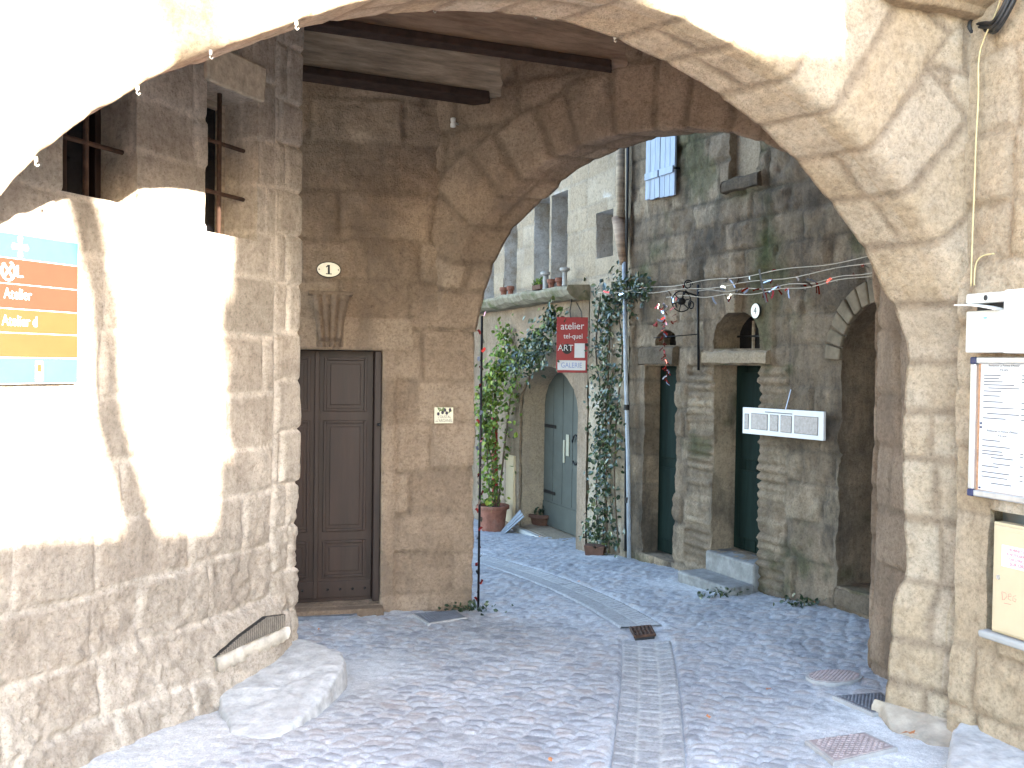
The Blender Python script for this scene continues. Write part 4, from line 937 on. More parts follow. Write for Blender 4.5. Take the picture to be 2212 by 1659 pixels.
# number plates
s, z = FDW.on(710, 583); n1 = oval(FDW, s, z, .093, .061, .012, .022, M['ink'], 'number_plate'); tag(n1, 'cream oval enamel house number plate reading 1 on the brown passage wall', 'number plate')
oval(FDW, s, z, .087, .055, .0215, .0245, M['enamel'], 'plate_face', n1); MB().add([FDW.W(s-x, z+y, .0248) for x, y in ((-.008, -.030), (.008, -.030), (.008, .036), (-.008, .036), (-.022, .022), (-.022, .014), (-.008, .022))], [(0, 1, 2, 3, 4, 5, 6)]).add([FDW.W(s-x, z+y, .0249) for x, y in ((-.022, -.036), (.022, -.036), (.022, -.029), (-.022, -.029))], [(0, 1, 2, 3)]).build('numeral', M['ink'], n1)
for q in (-.072, .072): oval(FDW, s+q, z, .005, .005, .0246, .028, M['rust'], 'screw', n1, 10, 0)
s, z = FB.on(1640, 672); n4 = oval(FB, s, z, .058, .066, .03, .042, M['ink'], 'number_plate'); tag(n4, 'white round house number plate reading 4 beside the fanlight', 'number plate')
oval(FB, s, z, .055, .063, .0415, .0445, M['whiteenamel'], 'plate_face', n4); text('4', FB, s, z, .0447, .085, M['ink'], n4, 'numeral')
# tile sign on the passage wall
s, z = FDW.on(958, 897); tl = MB().fbox(FDW, s-.075, s+.075, z-.063, z+.063, .008, .02).build('tile_sign', M['enamel'], None, .003); tag(tl, 'small square ceramic tile sign with painted olive branch on the arch pier', 'sign')
text("L'OUSTAL", FDW, s-.004, z-.012, .0203, .030, M['greyink'], tl, xs=.8); text("L'ARGANEL", FDW, s-.006, z-.042, .0203, .034, M['greyink'], tl, xs=.72); text("de", FDW, s+.06, z-.046, .0203, .016, M['greyink'], tl)
M['olive'] = plain('olive fruit paint', (.045, .03, .05), .5, var=.2); M['oliveleaf'] = plain('olive leaf paint', (.11, .14, .04), .6, var=.2)
b = MB(); lf = MB()
for i, (dx, dz) in enumerate(((-.045, .012), (-.012, .022), (.022, .018), (.008, .042), (.048, .044))):
    b.prism([FDW.W(s-dx+.011*math.cos(t), z+dz+.014*math.sin(t), .0202) for t in np.linspace(0, 6.28, 12, endpoint=False)], [FDW.W(s-dx+.009*math.cos(t), z+dz+.012*math.sin(t), .0225) for t in np.linspace(0, 6.28, 12, endpoint=False)])
for i in range(12):
    a = random.uniform(0, 6.28); dx, dz = random.uniform(-.06, .06), random.uniform(.025, .055); l, w = .018, .006; ca, sa = math.cos(a), math.sin(a)
    lf.add([FDW.W(s+dx-l*ca, z+dz-l*sa, .0204), FDW.W(s+dx+w*sa, z+dz-w*ca, .0208), FDW.W(s+dx+l*ca, z+dz+l*sa, .0204), FDW.W(s+dx-w*sa, z+dz+w*ca, .0208)], [(0, 1, 2, 3)])
b.build('painted_olives', M['olive'], tl, smooth=True); lf.build('painted_leaves', M['oliveleaf'], tl)
# hanging atelier sign
FS = Frame((.503, 10.6), (1, 0), (0, -1)); _, z0 = FS.on(1235, 805); _, z1 = FS.on(1235, 685); w = .356
sg = MB().fbox(FS, 0, w, z0, z1, -.012, 0).build('atelier_sign', M['redsign'], None, .004); tag(sg, 'tall red hanging sign lettered atelier tel-quel ART beside the ivy', 'sign')
hh = z1-z0
text('atelier', FS, w*.5, z0+hh*.835, .001, .115, M['whitepaint'], sg, xs=.92, rot=.03); text('tel-quel', FS, w*.53, z0+hh*.655, .001, .082, M['whitepaint'], sg, xs=.88)
oval(FS, w*.34, z0+hh*.425, .058, .058, .001, .003, M['ink'], 'black_disc', sg, 28, 0)
text('ART', FS, w*.29, z0+hh*.44, .0035, .100, M['whitepaint'], sg, xs=.95)
MB().fbox(FS, w*.58, w*.91, z0+hh*.27, z0+hh*.53, .001, .003).build('white_patch', M['whitepaint'], sg)
MB().fbox(FS, w*.04, w*.94, z0+hh*.045, z0+hh*.22, .001, .003).build('white_strip', M['whitepaint'], sg); text('GALERIE', FS, w*.49, z0+hh*.13, .0035, .083, M['blueink'], sg, xs=.78)
MB().tube([FS.W(w*.45, z1-.01, 0), FS.W(w*.42, z1+.07, -.05), FS.W(w*.5, z1+.20, -.2), FS.W(w*.55, z1+.30, -.35)], .006, 6).tube([FS.W(w*.8, z1-.01, 0), FS.W(w*.8, z1+.06, -.05), FS.W(w*.66, z1+.18, -.2)], .005, 6).build('hanger', M['iron'], sg)
# white strip sign with five framed panels
s0, s1 = FB.on(1626, 905)[0], FB.on(1803, 900)[0]; za0, za1 = FB.on(1627, 934)[1], FB.on(1627, 878)[1]
ws = MB().fbox(FB, s0, s1, za0, za1, .085, .11, tilt=.012).build('strip_sign', M['whitepaint'], None, .004); tag(ws, 'long white strip sign with five framed panels hung beside the green door', 'sign')
M['panelprint'] = plain('pale printed panel', (.36, .32, .30), .6, var=.2, scale=40)
for (q0, q1, h0, h1) in ((.03, .085, .15, .74), (.12, .335, .18, .78), (.365, .47, .18, .78), (.50, .635, .17, .79), (.665, .94, .18, .82)):
    a0, a1 = s0+(s1-s0)*q0, s0+(s1-s0)*q1; y0, y1 = za0+(za1-za0)*h0, za0+(za1-za0)*h1
    p = MB().fbox(FB, a0, a1, y0, y1, .111, .113).build('panel', M['greyink'], ws); MB().fbox(FB, a0+.004, a1-.004, y0+.004, y1-.004, .1131, .1145).build('print', M['panelprint'], p)
MB().fbox(FB, s0+(s1-s0)*.30, s0+(s1-s0)*.64, za1-.035, za1-.028, .111, .114).build('caption_line', M['greyink'], ws)
mid_ = s0+(s1-s0)*.55
MB().tube([FB.W(mid_, za1-.02, .11), FB.W(s0+(s1-s0)*.50, za1+.16, .01)], .004, 6).build('hanging_wire', M['alu'], ws)
# tourist information sign on the sunny wall
rt_ = FLW.on(172, 650, .05)[0]; zt_, zb_ = FLW.on(172, 526, .05)[1], FLW.on(160, 828, .05)[1]; W_ = .66; lft = rt_+W_
ts = MB().fbox(FLW, rt_, lft, zb_, zt_, .012, .04).build('tourist_sign', M['whitepaint'], None, .003); tag(ts, 'blue and red craft trail sign mounted on the sunlit corner wall', 'sign')
hz = zt_-zb_; lv = [0, .165, .335, .50, .66, .825, 1.0]
for i, mt in enumerate(('blue', 'orange', 'orange', 'amber', 'amber', 'blue')):
    MB().fbox(FLW, rt_+.004, lft-.004, zt_-hz*lv[i+1]+.004, zt_-hz*lv[i], .0405, .043).build('band', M[mt], ts)
def lx(px): return FLW.on(px, 600, .043)[0]
def zmid(i): return zt_-hz*(lv[i]+lv[i+1])/2
L0 = lft-.10
text('Atelier', FLW, lx(8), zmid(2)+.01, .0435, .062, M['whitepaint'], ts, align='LEFT', xs=.75); text('Atelier d', FLW, lx(4), zmid(3), .0435, .062, M['whitepaint'], ts, align='LEFT', xs=.75); text('L', FLW, lx(34), zmid(1), .0435, .07, M['whitepaint'], ts, align='LEFT')
e = MB(); ec, ez = lx(17), zmid(1)
e.tube([FLW.W(ec+.030*math.cos(t), ez+.038*math.sin(t), .045) for t in np.linspace(1.9, 7.2, 22)], .0045, 6)
for sg_ in (-1, 1): e.tube([FLW.W(ec-.018*sg_, ez-.024, .045), FLW.W(ec+.018*sg_, ez+.024, .045)], .0045, 6)
e.build('craft_emblem', M['whitepaint'], ts)
e = MB(); ec, ez = lx(43), zmid(0)
for k in range(4):
    a = math.pi/2*k; ca, sa = math.cos(a), math.sin(a)
    e.prism([FLW.W(ec+r*math.cos(a+o), ez+r*1.2*math.sin(a+o), .0431) for r, o in ((.004, -1.2), (.034, -.36), (.040, 0), (.034, .36), (.004, 1.2))], [FLW.W(ec+r*math.cos(a+o), ez+r*1.2*math.sin(a+o), .0445) for r, o in ((.004, -1.2), (.034, -.36), (.040, 0), (.034, .36), (.004, 1.2))])
e.build('cross_emblem', M['whitepaint'], ts)
ec, ez = lx(85), zmid(5); MB().fbox(FLW, ec-.018, ec+.018, ez-.042, ez+.042, .0431, .0445).build('logo_field', M['whitepaint'], ts); MB().fbox(FLW, ec-.010, ec+.010, ez-.004, ez+.028, .0446, .046).build('logo_mark', M['amber'], ts)
# meter box
M['offwhite'] = plain('dimmed white plastic', (.60, .58, .53), .45, var=.06, scale=5, spec=.4)  # white plastic darkened for its weaker light; the next cabinet keeps a lighter copy
def om(px, py, d=0.0): return FMW.on(px, py, d)
d_ = .10; a0 = om(2086, 700, d_)[0]; a1 = om(2176, 700, d_)[0]; zt2 = om(2100, 640, d_)[1]; zb2 = om(2100, 762, d_)[1]; zg = om(2100, 672, d_)[1]
mb_ = thing('meter_box', 'white plastic electricity meter box with a lifted visor above the menu board', 'meter box', FMW.W((a0+a1)/2, zb2, 0))
MB().fbox(FMW, a0, a1, zb2, zg, 0, d_).build('case', M['offwhite'], mb_, .006)
MB().fbox(FMW, a0, a1+.0, zg+.035, zt2+.012, 0, d_+.004).build('hood', M['offwhite'], mb_, .008)
MB().fbox(FMW, a0+.02, a1, zg, zg+.034, 0, d_-.05).build('slot', M['black'], mb_)
b = MB(); vs = []
for t in np.linspace(0, 1, 10):
    a = a0-.02+(a1-a0)*.92*t; zz = zg+.036-.0*t-(.03*t*t); vs += [FMW.W(a, zz, d_-.02), FMW.W(a, zz-.004, d_+.055-.02*t)]
b.add(vs, [(2*i, 2*i+1, 2*i+3, 2*i+2) for i in range(9)]); o = b.build('visor', M['white'], mb_); sd_ = o.modifiers.new('sheet', 'SOLIDIFY'); sd_.thickness = .006
oval(FMW, a0+(a1-a0)*.5, zt2-.012, .009, .013, d_+.003, d_+.010, M['black'], 'lock', mb_, 20, .001)
M['sticker'] = plain('pale blue sticker', (.20, .42, .60), .5, var=.05)
am = a0+(a1-a0)*.48
oval(FMW, am, zg-.035, .010, .005, d_, d_+.002, M['sticker'], 'badge', mb_, 20, 0)
for (zz, w_) in ((.075, .012), (.115, .030), (.135, .026)): MB().fbox(FMW, am-w_, am+w_, zg-zz-.0015, zg-zz, d_, d_+.001).build('print_line', M['greyink'], mb_)
MB().fbox(FMW, am-.034, am+.034, zg-.155, zg-.125, d_+.0002, d_+.0015).build('label', M['paper'], mb_)
mb2 = thing('meter_box', 'larger blank white meter cabinet to the right of the visored box', 'meter box', FMW.W(a1+.2, zb2, 0))
MB().fbox(FMW, a1+.012, a1+.40, zb2-.004, zt2+.014, 0, d_+.045).build('case', M['white'], mb2, .01); MB().fbox(FMW, a1+.03, a1+.385, zb2+.02, zt2-.01, d_+.0455, d_+.053).build('lid', M['white'], mb2, .004)
# menu board
d_ = .045; a0 = om(2093, 900, d_)[0]; zt3, zb3 = om(2095, 771, d_)[1], om(2092, 1070, d_)[1]; a1 = a0+.60
mn = thing('menu_board', 'aluminium framed menu board pinned with four sheets under the meter boxes', 'menu board', FMW.W((a0+a1)/2, zb3, 0))
MB().fbox(FMW, a0+.01, a1-.01, zb3+.01, zt3-.01, 0, d_-.02).build('cork_backing', M['cork'], mn)
fw = .032
for (x0, x1, y0, y1) in ((a0, a0+fw, zb3+fw, zt3-fw), (a1-fw, a1, zb3+fw, zt3-fw), (a0+fw, a1-fw, zb3, zb3+fw), (a0+fw, a1-fw, zt3-fw, zt3)): MB().fbox(FMW, x0, x1, y0, y1, .002, d_).build('frame_rail', M['alu'], mn, .006)
for x in (a0, a1-fw):
    for y in (zb3, zt3-fw): MB().fbox(FMW, x-.002, x+fw, y-.002, y+fw, .001, d_+.002).build('corner_cap', M['bluecorner'], mn, .006)
Wp, Hp = .2535, .307; R = random.Random(4)
for i, (cx_, cz_) in enumerate(((0, 1), (1, 1), (0, 0), (1, 0))):
    x0 = a0+.046+cx_*.2545; y0 = zb3+.034+cz_*.308; sh_ = MB().fbox(FMW, x0, x0+Wp, y0, y0+Hp, .0255, .0265, tilt=R.uniform(-.01, .01)).build('menu_sheet', M['paper'], mn)
    if cx_ == 0 or cz_ == 0: text("Restaurant La Pomme d'Amour", FMW, x0+Wp/2, y0+Hp-.022, .027, .013, M['ink'], sh_, thick=.0003); text('A la carte', FMW, x0+Wp/2, y0+Hp-.042, .027, .012, M['ink'], sh_, thick=.0003)
    y = y0+Hp-.07; b = MB()
    while y > y0+.03:
        l = R.uniform(.4, .9)*(Wp-.05); xx = x0+.018 if R.random() < .75 else x0+(Wp-l)/2; b.fbox(FMW, xx, xx+l, y, y+.0042, .0266, .0272)
        if R.random() < .6: b.fbox(FMW, x0+Wp-.03, x0+Wp-.014, y, y+.0042, .0266, .0272)
        y -= R.choice((.015, .022, .028))
    o = b.build('print', M['greyink'], sh_); o['kind'] = 'stuff'
    for (px_, py_) in ((.01, Hp-.008), (.01, .01)): oval(FMW, x0+px_, y0+py_, .0045, .0045, .0265, .032, M['bluecorner'], 'pin', sh_, 12, 0)
# cream hydrant cabinet
d_ = .02; a0 = om(2148, 1200, d_)[0]; zt4 = om(2152, 1133, d_)[1]; zb4 = om(2142, 1358, d_)[1]; a1 = a0+.46
cbt = thing('hydrant_cabinet', 'cream steel wall cabinet with red warning notice and scribble below the menu board', 'cabinet', FMW.W((a0+a1)/2, zb4, 0))
MB().fbox(FMW, a0-.012, a1+.012, zb4-.012, zt4+.012, -.045, .012).build('frame', M['cream'], cbt, .003); dr = MB().fbox(FMW, a0, a1, zb4, zt4, .0125, .028).build('door', M['cream'], cbt, .005); dr2 = cbt
MB().fbox(FMW, a0+.02, a1-.02, zb4+.02, zt4-.02, .0285, .031).build('door_panel', M['cream'], dr, .003)
nx0 = om(2168, 1200, d_)[0]; nz1 = om(2170, 1176, d_)[1]; nz0 = om(2168, 1222, d_)[1]; nt = MB().fbox(FMW, nx0, nx0+.20, nz0, nz1, .0312, .033).build('notice', M['paper'], cbt); nh = nz1-nz0
for i, t_ in enumerate(('ROBINET ARRET', "A N'UTILISER QU'EN", "CAS D'INCENDIE", 'SUR ORDRE')): text(t_, FMW, nx0+.10, nz1-nh*(.17+.22*i), .0333, nh*(.17 if i < 3 else .22), M['redink'], nt, xs=.95, thick=.0003)
oval(FMW, a0+.035, om(2156, 1245, d_)[1], .009, .011, .031, .036, M['alu'], 'keyhole', dr, 16, 0)
gz_ = om(2175, 1282, d_)[1]; gx_ = om(2168, 1282, d_)[0]; R = random.Random(2); b = MB()
for k, q in enumerate(([(0, .0), (.004, -.03), (.0, .005), (.02, .004), (.028, -.01), (.012, -.03), (.002, -.03)], [(.034, -.008), (.05, -.005), (.048, .006), (.036, .003), (.034, -.02), (.05, -.024)], [(.075, .004), (.06, -.002), (.058, -.022), (.072, -.026), (.076, -.012), (.066, -.012)], [(.012, -.045), (.05, -.043)])): b.tube([FMW.W(gx_+x, gz_+y, .0312) for x, y in q], .0008, 5)
b.build('scribble', M['redink'], dr)
o = MB().fbox(FMW, a0-.06, a0+.62, zb4-.05, zb4-.014, -.02, .05).build('cabinet_ledge', M['concrete'], cbt, .012)
# ------------------------------------------------------------------ cables
M['yellowwire'] = plain('yellowed wire', (.52, .42, .22), .6, var=.15)
s, z = FW1.on(2105, 58); hp = FW1.W(s, z, -.03)
cb = thing('cable_bundle', 'black cable bundle entering a hole under the cornice in the corner', 'cable', hp)
e1 = FMW.W(*om(2200, -30, .06), .06)
for k in range(5):
    o_ = np.array([random.uniform(-.012, .012), random.uniform(-.012, .012), -.011*k+.02]); m1 = FMW.W(*om(2150, 62+k*3, .10), .10)
    MB().tube(polyline([hp+o_*.6, FW1.W(s-.01, z-.006, .07)+o_*.7, m1+o_*.5, e1+o_*1.2, e1+o_*1.4+np.array([.05, -.1, .3])], 26), .0095, 8).build('cable', M['black'], cb, smooth=True)
b = MB(); b.lathe(FW1.W(s-.002, z, .0), [(.042, -.05), (.045, .012), (.036, .014), (.034, -.05)], 20, axis=(FW1.right, np.array([0, 0, 1.0]), FW1.n)); b.build('sleeve', M['black'], cb, smooth=True)
wp = [om(px, py, .03) for px, py in ((2170, -20), (2150, 40), (2128, 80), (2116, 100), (2114, 130), (2116, 200), (2110, 300), (2106, 420), (2102, 520), (2099, 618))]
yw = MB().tube(polyline([FMW.W(a, z, .035) for a, z in wp], 60), .0042, 7).build('yellow_wire', M['yellowwire'], None, smooth=True); tag(yw, 'thin yellowed wire running down the wall corner to the meter box', 'cable')
wp = [om(px, py, .02) for px, py in ((2150, 548), (2128, 550), (2112, 558), (2107, 580), (2106, 618))]
yw = MB().tube(polyline([FMW.W(a, z, .025) for a, z in wp], 24), .004, 7).build('yellow_wire', M['yellowwire'], None, smooth=True); tag(yw, 'short curved beige wire looping out of the wall above the meter box', 'cable')
# little white clips along the arch edge
M['clipgrey'] = plain('clear grey clip', (.42, .38, .32), .4, var=.1)
clips = [(455, 118, 1), (640, 55, 1), (297, 195, 1), (78, 349, 1), (938, 20, 0), (1156, 33, 0), (1328, 84, 0)]
for i, (px, py, fr) in enumerate(clips):
    F_ = FW1 if fr else FW1B; s, z = F_.on(px, py-2); p = F_.W(s, z, .0 if fr else .05)
    c = MB().fbox(F_, s-.005, s+.005, z-.004, z+.012, -.006, .006).tube([F_.W(s, z, 0), F_.W(s+.003, z-.014, 0), F_.W(s-.004, z-.019, .0), F_.W(s-.009, z-.012, 0)], .0022, 6).build('light_clip', M['clipgrey'], None)
    tag(c, 'small white cable clip on the arch edge, '+('third from the left', 'fourth from the left', 'second from the left', 'lowest and leftmost', 'at the crown of the arch', 'just right of the crown', 'rightmost of the seven')[i], 'clip', 'clips along the arch edge')
# insulator on the passage wall
ip = FW2.on(988, 268); io = MB(); io.lathe(FW2.W(ip[0], ip[1], .06), [(.012, -.04), (.022, -.035), (.022, -.01), (.014, 0), (.02, .006), (.02, .03), (.008, .036)], 14).tube([FW2.W(ip[0], ip[1], -.02), FW2.W(ip[0], ip[1], .06)], .007, 6)
o = io.build('insulator', M['whiteenamel'], None, smooth=True); tag(o, 'small white porcelain insulator on the dark wall above the inner arch', 'insulator')
# ------------------------------------------------------------------ stones, grille, covers at the foot of the walls
M['guardstone'] = plain('polished grey guard stone', (.47, .465, .455), .75, var=.25, scale=16, bmp=.9, spec=.3, dirt=((.36, .34, .32), .55))
def boulder(name, plan_pts, z0, zt, mat, seed, rnd_=.09, slope=(0, 0)):
    """rounded worn block over a plan outline"""
    P = np.array(plan_pts, float); c = P.mean(0); vs = []; rows = 9; m = 40; s = np.concatenate([[0], np.cumsum(np.linalg.norm(np.diff(np.vstack([P, P[:1]]), axis=0), axis=1))]); a = np.linspace(0, s[-1], m, endpoint=False); Q = np.vstack([P, P[:1]])
    X = np.stack([np.interp(a, s, Q[:, 0]), np.interp(a, s, Q[:, 1])], 1)
    prof = [(1.03, 0), (1.01, .5), (.995, .80), (.975, .93), (.935, .99), (.75, 1.005), (.5, 1.01), (.25, 1.015), (.02, 1.015)]
    for k, (r, h) in enumerate(prof):
        for j in range(m):
            xy = c+(X[j]-c)*r; z = z0+(zt-z0)*h+slope[0]*(xy[0]-c[0])*h+slope[1]*(xy[1]-c[1])*h; q = np.array([[xy[0]*5, xy[1]*5, z*5]]); f = float(fbm(q, 3, seed)[0]); vs.append((xy[0]+.03*f, xy[1]+.03*float(fbm(q+9, 3, seed)[0]), z+.025*f*h))
    fs = [(k*m+j, k*m+(j+1) % m, (k+1)*m+(j+1) % m, (k+1)*m+j) for k in range(len(prof)-1) for j in range(m)]+[tuple((len(prof)-1)*m+j for j in range(m))]
    b = MB().add(vs, fs).build(name, mat, None, smooth=True); sb = b.modifiers.new('s', 'SUBSURF'); sb.levels = 2; sb.render_levels = 2
    tx = bpy.data.textures.new('stone grain', 'CLOUDS'); tx.noise_scale = .06; dm = b.modifiers.new('d', 'DISPLACE'); dm.texture = tx; dm.strength = .012; dm.mid_level = .5
    return b
ft = [ground_at(*p) for p in ((470, 1535), (505, 1600), (600, 1597), (690, 1545), (748, 1490), (742, 1462))]
bk = [FLW.W(-.02, 0, -.05), FLW.W(.78, 0, -.02)]
pts = [ft[0][:2], ft[1][:2], ft[2][:2], ft[3][:2], ft[4][:2], ft[5][:2], bk[0][:2], bk[1][:2]]
zz = ft[2][2]
gs = boulder('guard_stone', pts, zz-.08, zz+.065, M['guardstone'], 3, slope=(.03, .10)); tag(gs, 'worn grey guard stone block at the foot of the left house corner', 'stone')
# vent grille in the rendered patch
s, z = FLW.on(527, 1372)
DV = float(exLW(np.array([s+.9]), np.array([z]))[0])+.022
vg = thing('vent_grille', 'rusted mesh vent grille set in white mortar low on the left wall', 'grille', FLW.W(s, z-.1, 0))
def quadF(F, pts, d0, d1): return MB().prism([F.W(a, z_, d0) for a, z_ in pts], [F.W(a, z_, d1) for a, z_ in pts])
crn = [FLW.on(*p) for p in ((445, 1418), (596, 1352), (600, 1325), (558, 1330), (500, 1372))]
quadF(FLW, crn, DV-.02, DV+.006).build('recess_shade', M['black'], vg)  # black plate that paints the dark of the recess behind the mesh
M['meshgrey'] = plain('dusty wire mesh', (.24, .205, .165), .8, var=.3, scale=20)
m_ = MB(); a_lo, a_hi = min(c[0] for c in crn), max(c[0] for c in crn); zlo, zhi = min(c[1] for c in crn), max(c[1] for c in crn)
for k in range(15):
    zz_ = zlo+(zhi-zlo)*(k+.5)/15; hits = [a for a in np.linspace(a_lo, a_hi, 80) if poly_inside(crn, np.array([a]), np.array([zz_]))[0]]
    if len(hits) > 2: m_.tube([FLW.W(hits[0], zz_, DV+.010), FLW.W(hits[-1], zz_, DV+.010)], .0021, 5)
for k in range(34):
    aa = a_lo+(a_hi-a_lo)*(k+.5)/34; hits = [q for q in np.linspace(zlo, zhi, 50) if poly_inside(crn, np.array([aa]), np.array([q]))[0]]
    if len(hits) > 2: m_.tube([FLW.W(aa, hits[0], DV+.010), FLW.W(aa, hits[-1], DV+.010)], .0021, 5)
o = m_.build('mesh', M['meshgrey'], vg); o['kind'] = 'stuff'
led = [FLW.on(*p) for p in ((445, 1420), (606, 1352), (606, 1372), (448, 1446))]
M['mortar'] = plain('white lime mortar', (.50, .45, .38), .95, var=.2, scale=18, bmp=.5, spec=.1)
b = MB(); vs = []; n_ = 22
for i in range(n_+1):
    t = i/n_; top = np.array(led[0])*(1-t)+np.array(led[1])*t; bot = np.array(led[3])*(1-t)+np.array(led[2])*t; R_ = lambda q: random.uniform(-q, q)
    vs += [FLW.W(*top, DV-.02), FLW.W(top[0]+R_(.004), top[1]+R_(.010), DV+.012+R_(.010)), FLW.W(*(top*.55+bot*.45), DV+.014+R_(.012)), FLW.W(bot[0], bot[1]-.01+R_(.016), DV+.012+R_(.01)), FLW.W(bot[0], bot[1]-.03, DV-.03)]
b.add(vs, [(5*i+k, 5*i+k+1, 5*i+k+6, 5*i+k+5) for i in range(n_) for k in range(4)]+[(0, 1, 2, 3, 4), tuple(5*n_+k for k in (4, 3, 2, 1, 0))]).build('mortar_ledge', M['mortar'], vg, smooth=True)
# right hand stone steps and kerb stones in the corner
ks = [ground_at(*p) for p in ((2035, 1720), (2050, 1640), (2075, 1590), (2130, 1575), (2230, 1590), (2330, 1640), (2330, 1740))]
o = boulder('mounting_block', [p[:2] for p in ks], ks[1][2]-.1, ks[1][2]+.10, M['guardstone'], 8); tag(o, 'low grey stone step block in the bottom right corner', 'stone')
ks = [ground_at(*p) for p in ((2170, 1610), (2175, 1560), (2240, 1545), (2340, 1570), (2340, 1640))]
o = boulder('upper_block', [p[:2] for p in ks], ks[1][2]-.1, ks[1][2]+.26, M['guardstone'], 12); tag(o, 'higher pale stone block standing behind the low step at the frame edge', 'stone')
M['pierfoot'] = plain('sandy render', (.40, .335, .26), .95, var=.25, scale=9, bmp=.7, spec=.1, dirt=((.30, .24, .18), .6))
pf = [ground_at(*p) for p in ((1905, 1545), (1925, 1580), (1990, 1600), (2035, 1625), (2075, 1600), (2090, 1560))]
pb = [FW1B.W(.0, 0, -.1), FMW.W(.1, 0, -.15)]
o = boulder('pier_foot', [p[:2] for p in pf]+[pb[1][:2], pb[0][:2]], pf[2][2]-.1, pf[2][2]+.05, M['pierfoot'], 16, slope=(.25, .30)); tag(o, 'mortared stone foot bulging at the base of the right arch pier', 'stone')
def cover(name, pxs, label, mat, ring, seed, rnd_=False):
    P = [ground_at(*p) for p in pxs]; t = thing(name, label, 'manhole cover', np.mean(P, 0))
    b = MB(); n = len(P); b.prism([p+np.array([0, 0, -.02]) for p in P], [p+np.array([0, 0, .017]) for p in P]); b.build('frame', ring, t, .003)
    c = np.mean(P, 0); Q = [c+(p-c)*.9+np.array([0, 0, 0]) for p in P]; MB().prism([q+np.array([0, 0, .005]) for q in Q], [q+np.array([0, 0, .0205]) for q in Q]).build('lid', mat, t, .002)
    # raised tread lozenges
    lo = MB(); Q2 = np.array([q[:2] for q in Q]); mn_, mx_ = Q2.min(0), Q2.max(0)
    for i in range(14):
        for j in range(14):
            x = mn_[0]+(mx_[0]-mn_[0])*(i+.5+.5*(j % 2))/14; y = mn_[1]+(mx_[1]-mn_[1])*(j+.5)/14; k = .92
            if poly_inside([tuple(c[:2]+(np.array(q[:2])-c[:2])*k) for q in Q], np.array([x]), np.array([y]))[0]:
                z = float(np.mean([q[2] for q in Q]))+.0205; gx_ = float(gz(x, y))+.0205; w = (mx_[0]-mn_[0])/34; lo.prism([(x-w, y, gx_), (x, y-w*.6, gx_), (x+w, y, gx_), (x, y+w*.6, gx_)], [(x-w*.7, y, gx_+.004), (x, y-w*.4, gx_+.004), (x+w*.7, y, gx_+.004), (x, y+w*.4, gx_+.004)])
    o = lo.build('tread', mat, t); o['kind'] = 'stuff'
M['castiron'] = plain('worn cast iron', (.15, .15, .165), .6, .3, var=.3, scale=20); M['reddish'] = plain('reddish worn cover', (.34, .275, .26), .75, var=.25, scale=25, bmp=.4); M['ringcon'] = plain('cover surround', (.36, .34, .32), .85, var=.15)
def ell(cx_, cy_, rx, ry, n=20): return [(cx_+rx*math.cos(t), cy_+ry*math.sin(t)) for t in np.linspace(0, 2*math.pi, n, endpoint=False)]
cover('manhole_cover', ell(1802, 1466, 62, 15), 'round reddish manhole cover by the foot of the inner jamb', M['reddish'], M['ringcon'], 1)
cover('valve_cover', [(1797, 1509), (1905, 1501), (1945, 1538), (1885, 1548)], 'dark iron rectangular valve cover against the arch pier', M['castiron'], M['ringcon'], 2)
cover('paved_cover', [(1738, 1607), (1868, 1588), (1940, 1622), (1800, 1655)], 'pale reddish square inspection cover in the cobbles before the pier', M['reddish'], M['ringcon'], 3)
cover('utility_cover', [(888, 1330), (985, 1322), (1010, 1338), (925, 1352)], 'dark flat slab cover beside the passage pier', M['soilgrey'], M['ringcon'], 4)
# drain grate at the bend of the channel
P = [ground_at(*p) for p in ((1362, 1360), (1404, 1356), (1414, 1375), (1372, 1379))]; gt = thing('drain_grate', 'small rusty slotted drain grate where the paved channel bends', 'drain grate', np.mean(P, 0))
MB().prism([p+np.array([0, 0, -.02]) for p in P], [p+np.array([0, 0, .004]) for p in P]).build('pit', M['black'], gt)
Pn = np.array(P)
def bil(u, v, dz): q = Pn[0]*(1-u)*(1-v)+Pn[1]*u*(1-v)+Pn[2]*u*v+Pn[3]*(1-u)*v; return q+np.array([0, 0, dz])
for u in np.linspace(0, 1, 6): MB().tube([bil(u, 0, .012), bil(u, 1, .012)], .012, 6).build('grate_bar', M['rust'], gt)
for v in (0, .5, 1): MB().tube([bil(0, v, .012), bil(1, v, .012)], .011, 6).build('grate_bar', M['rust'], gt)
# door mat
P = [ground_at(*p) for p in ((600, 1322), (762, 1327), (772, 1334), (755, 1338), (600, 1342))]
o = MB().prism([p+np.array([0, 0, -.005]) for p in P], [p+np.array([0, 0, .028]) for p in P]).build('doormat', M['soilgrey'], None, .006); tag(o, 'dark grey doormat on the cobbles before the walnut door', 'doormat')
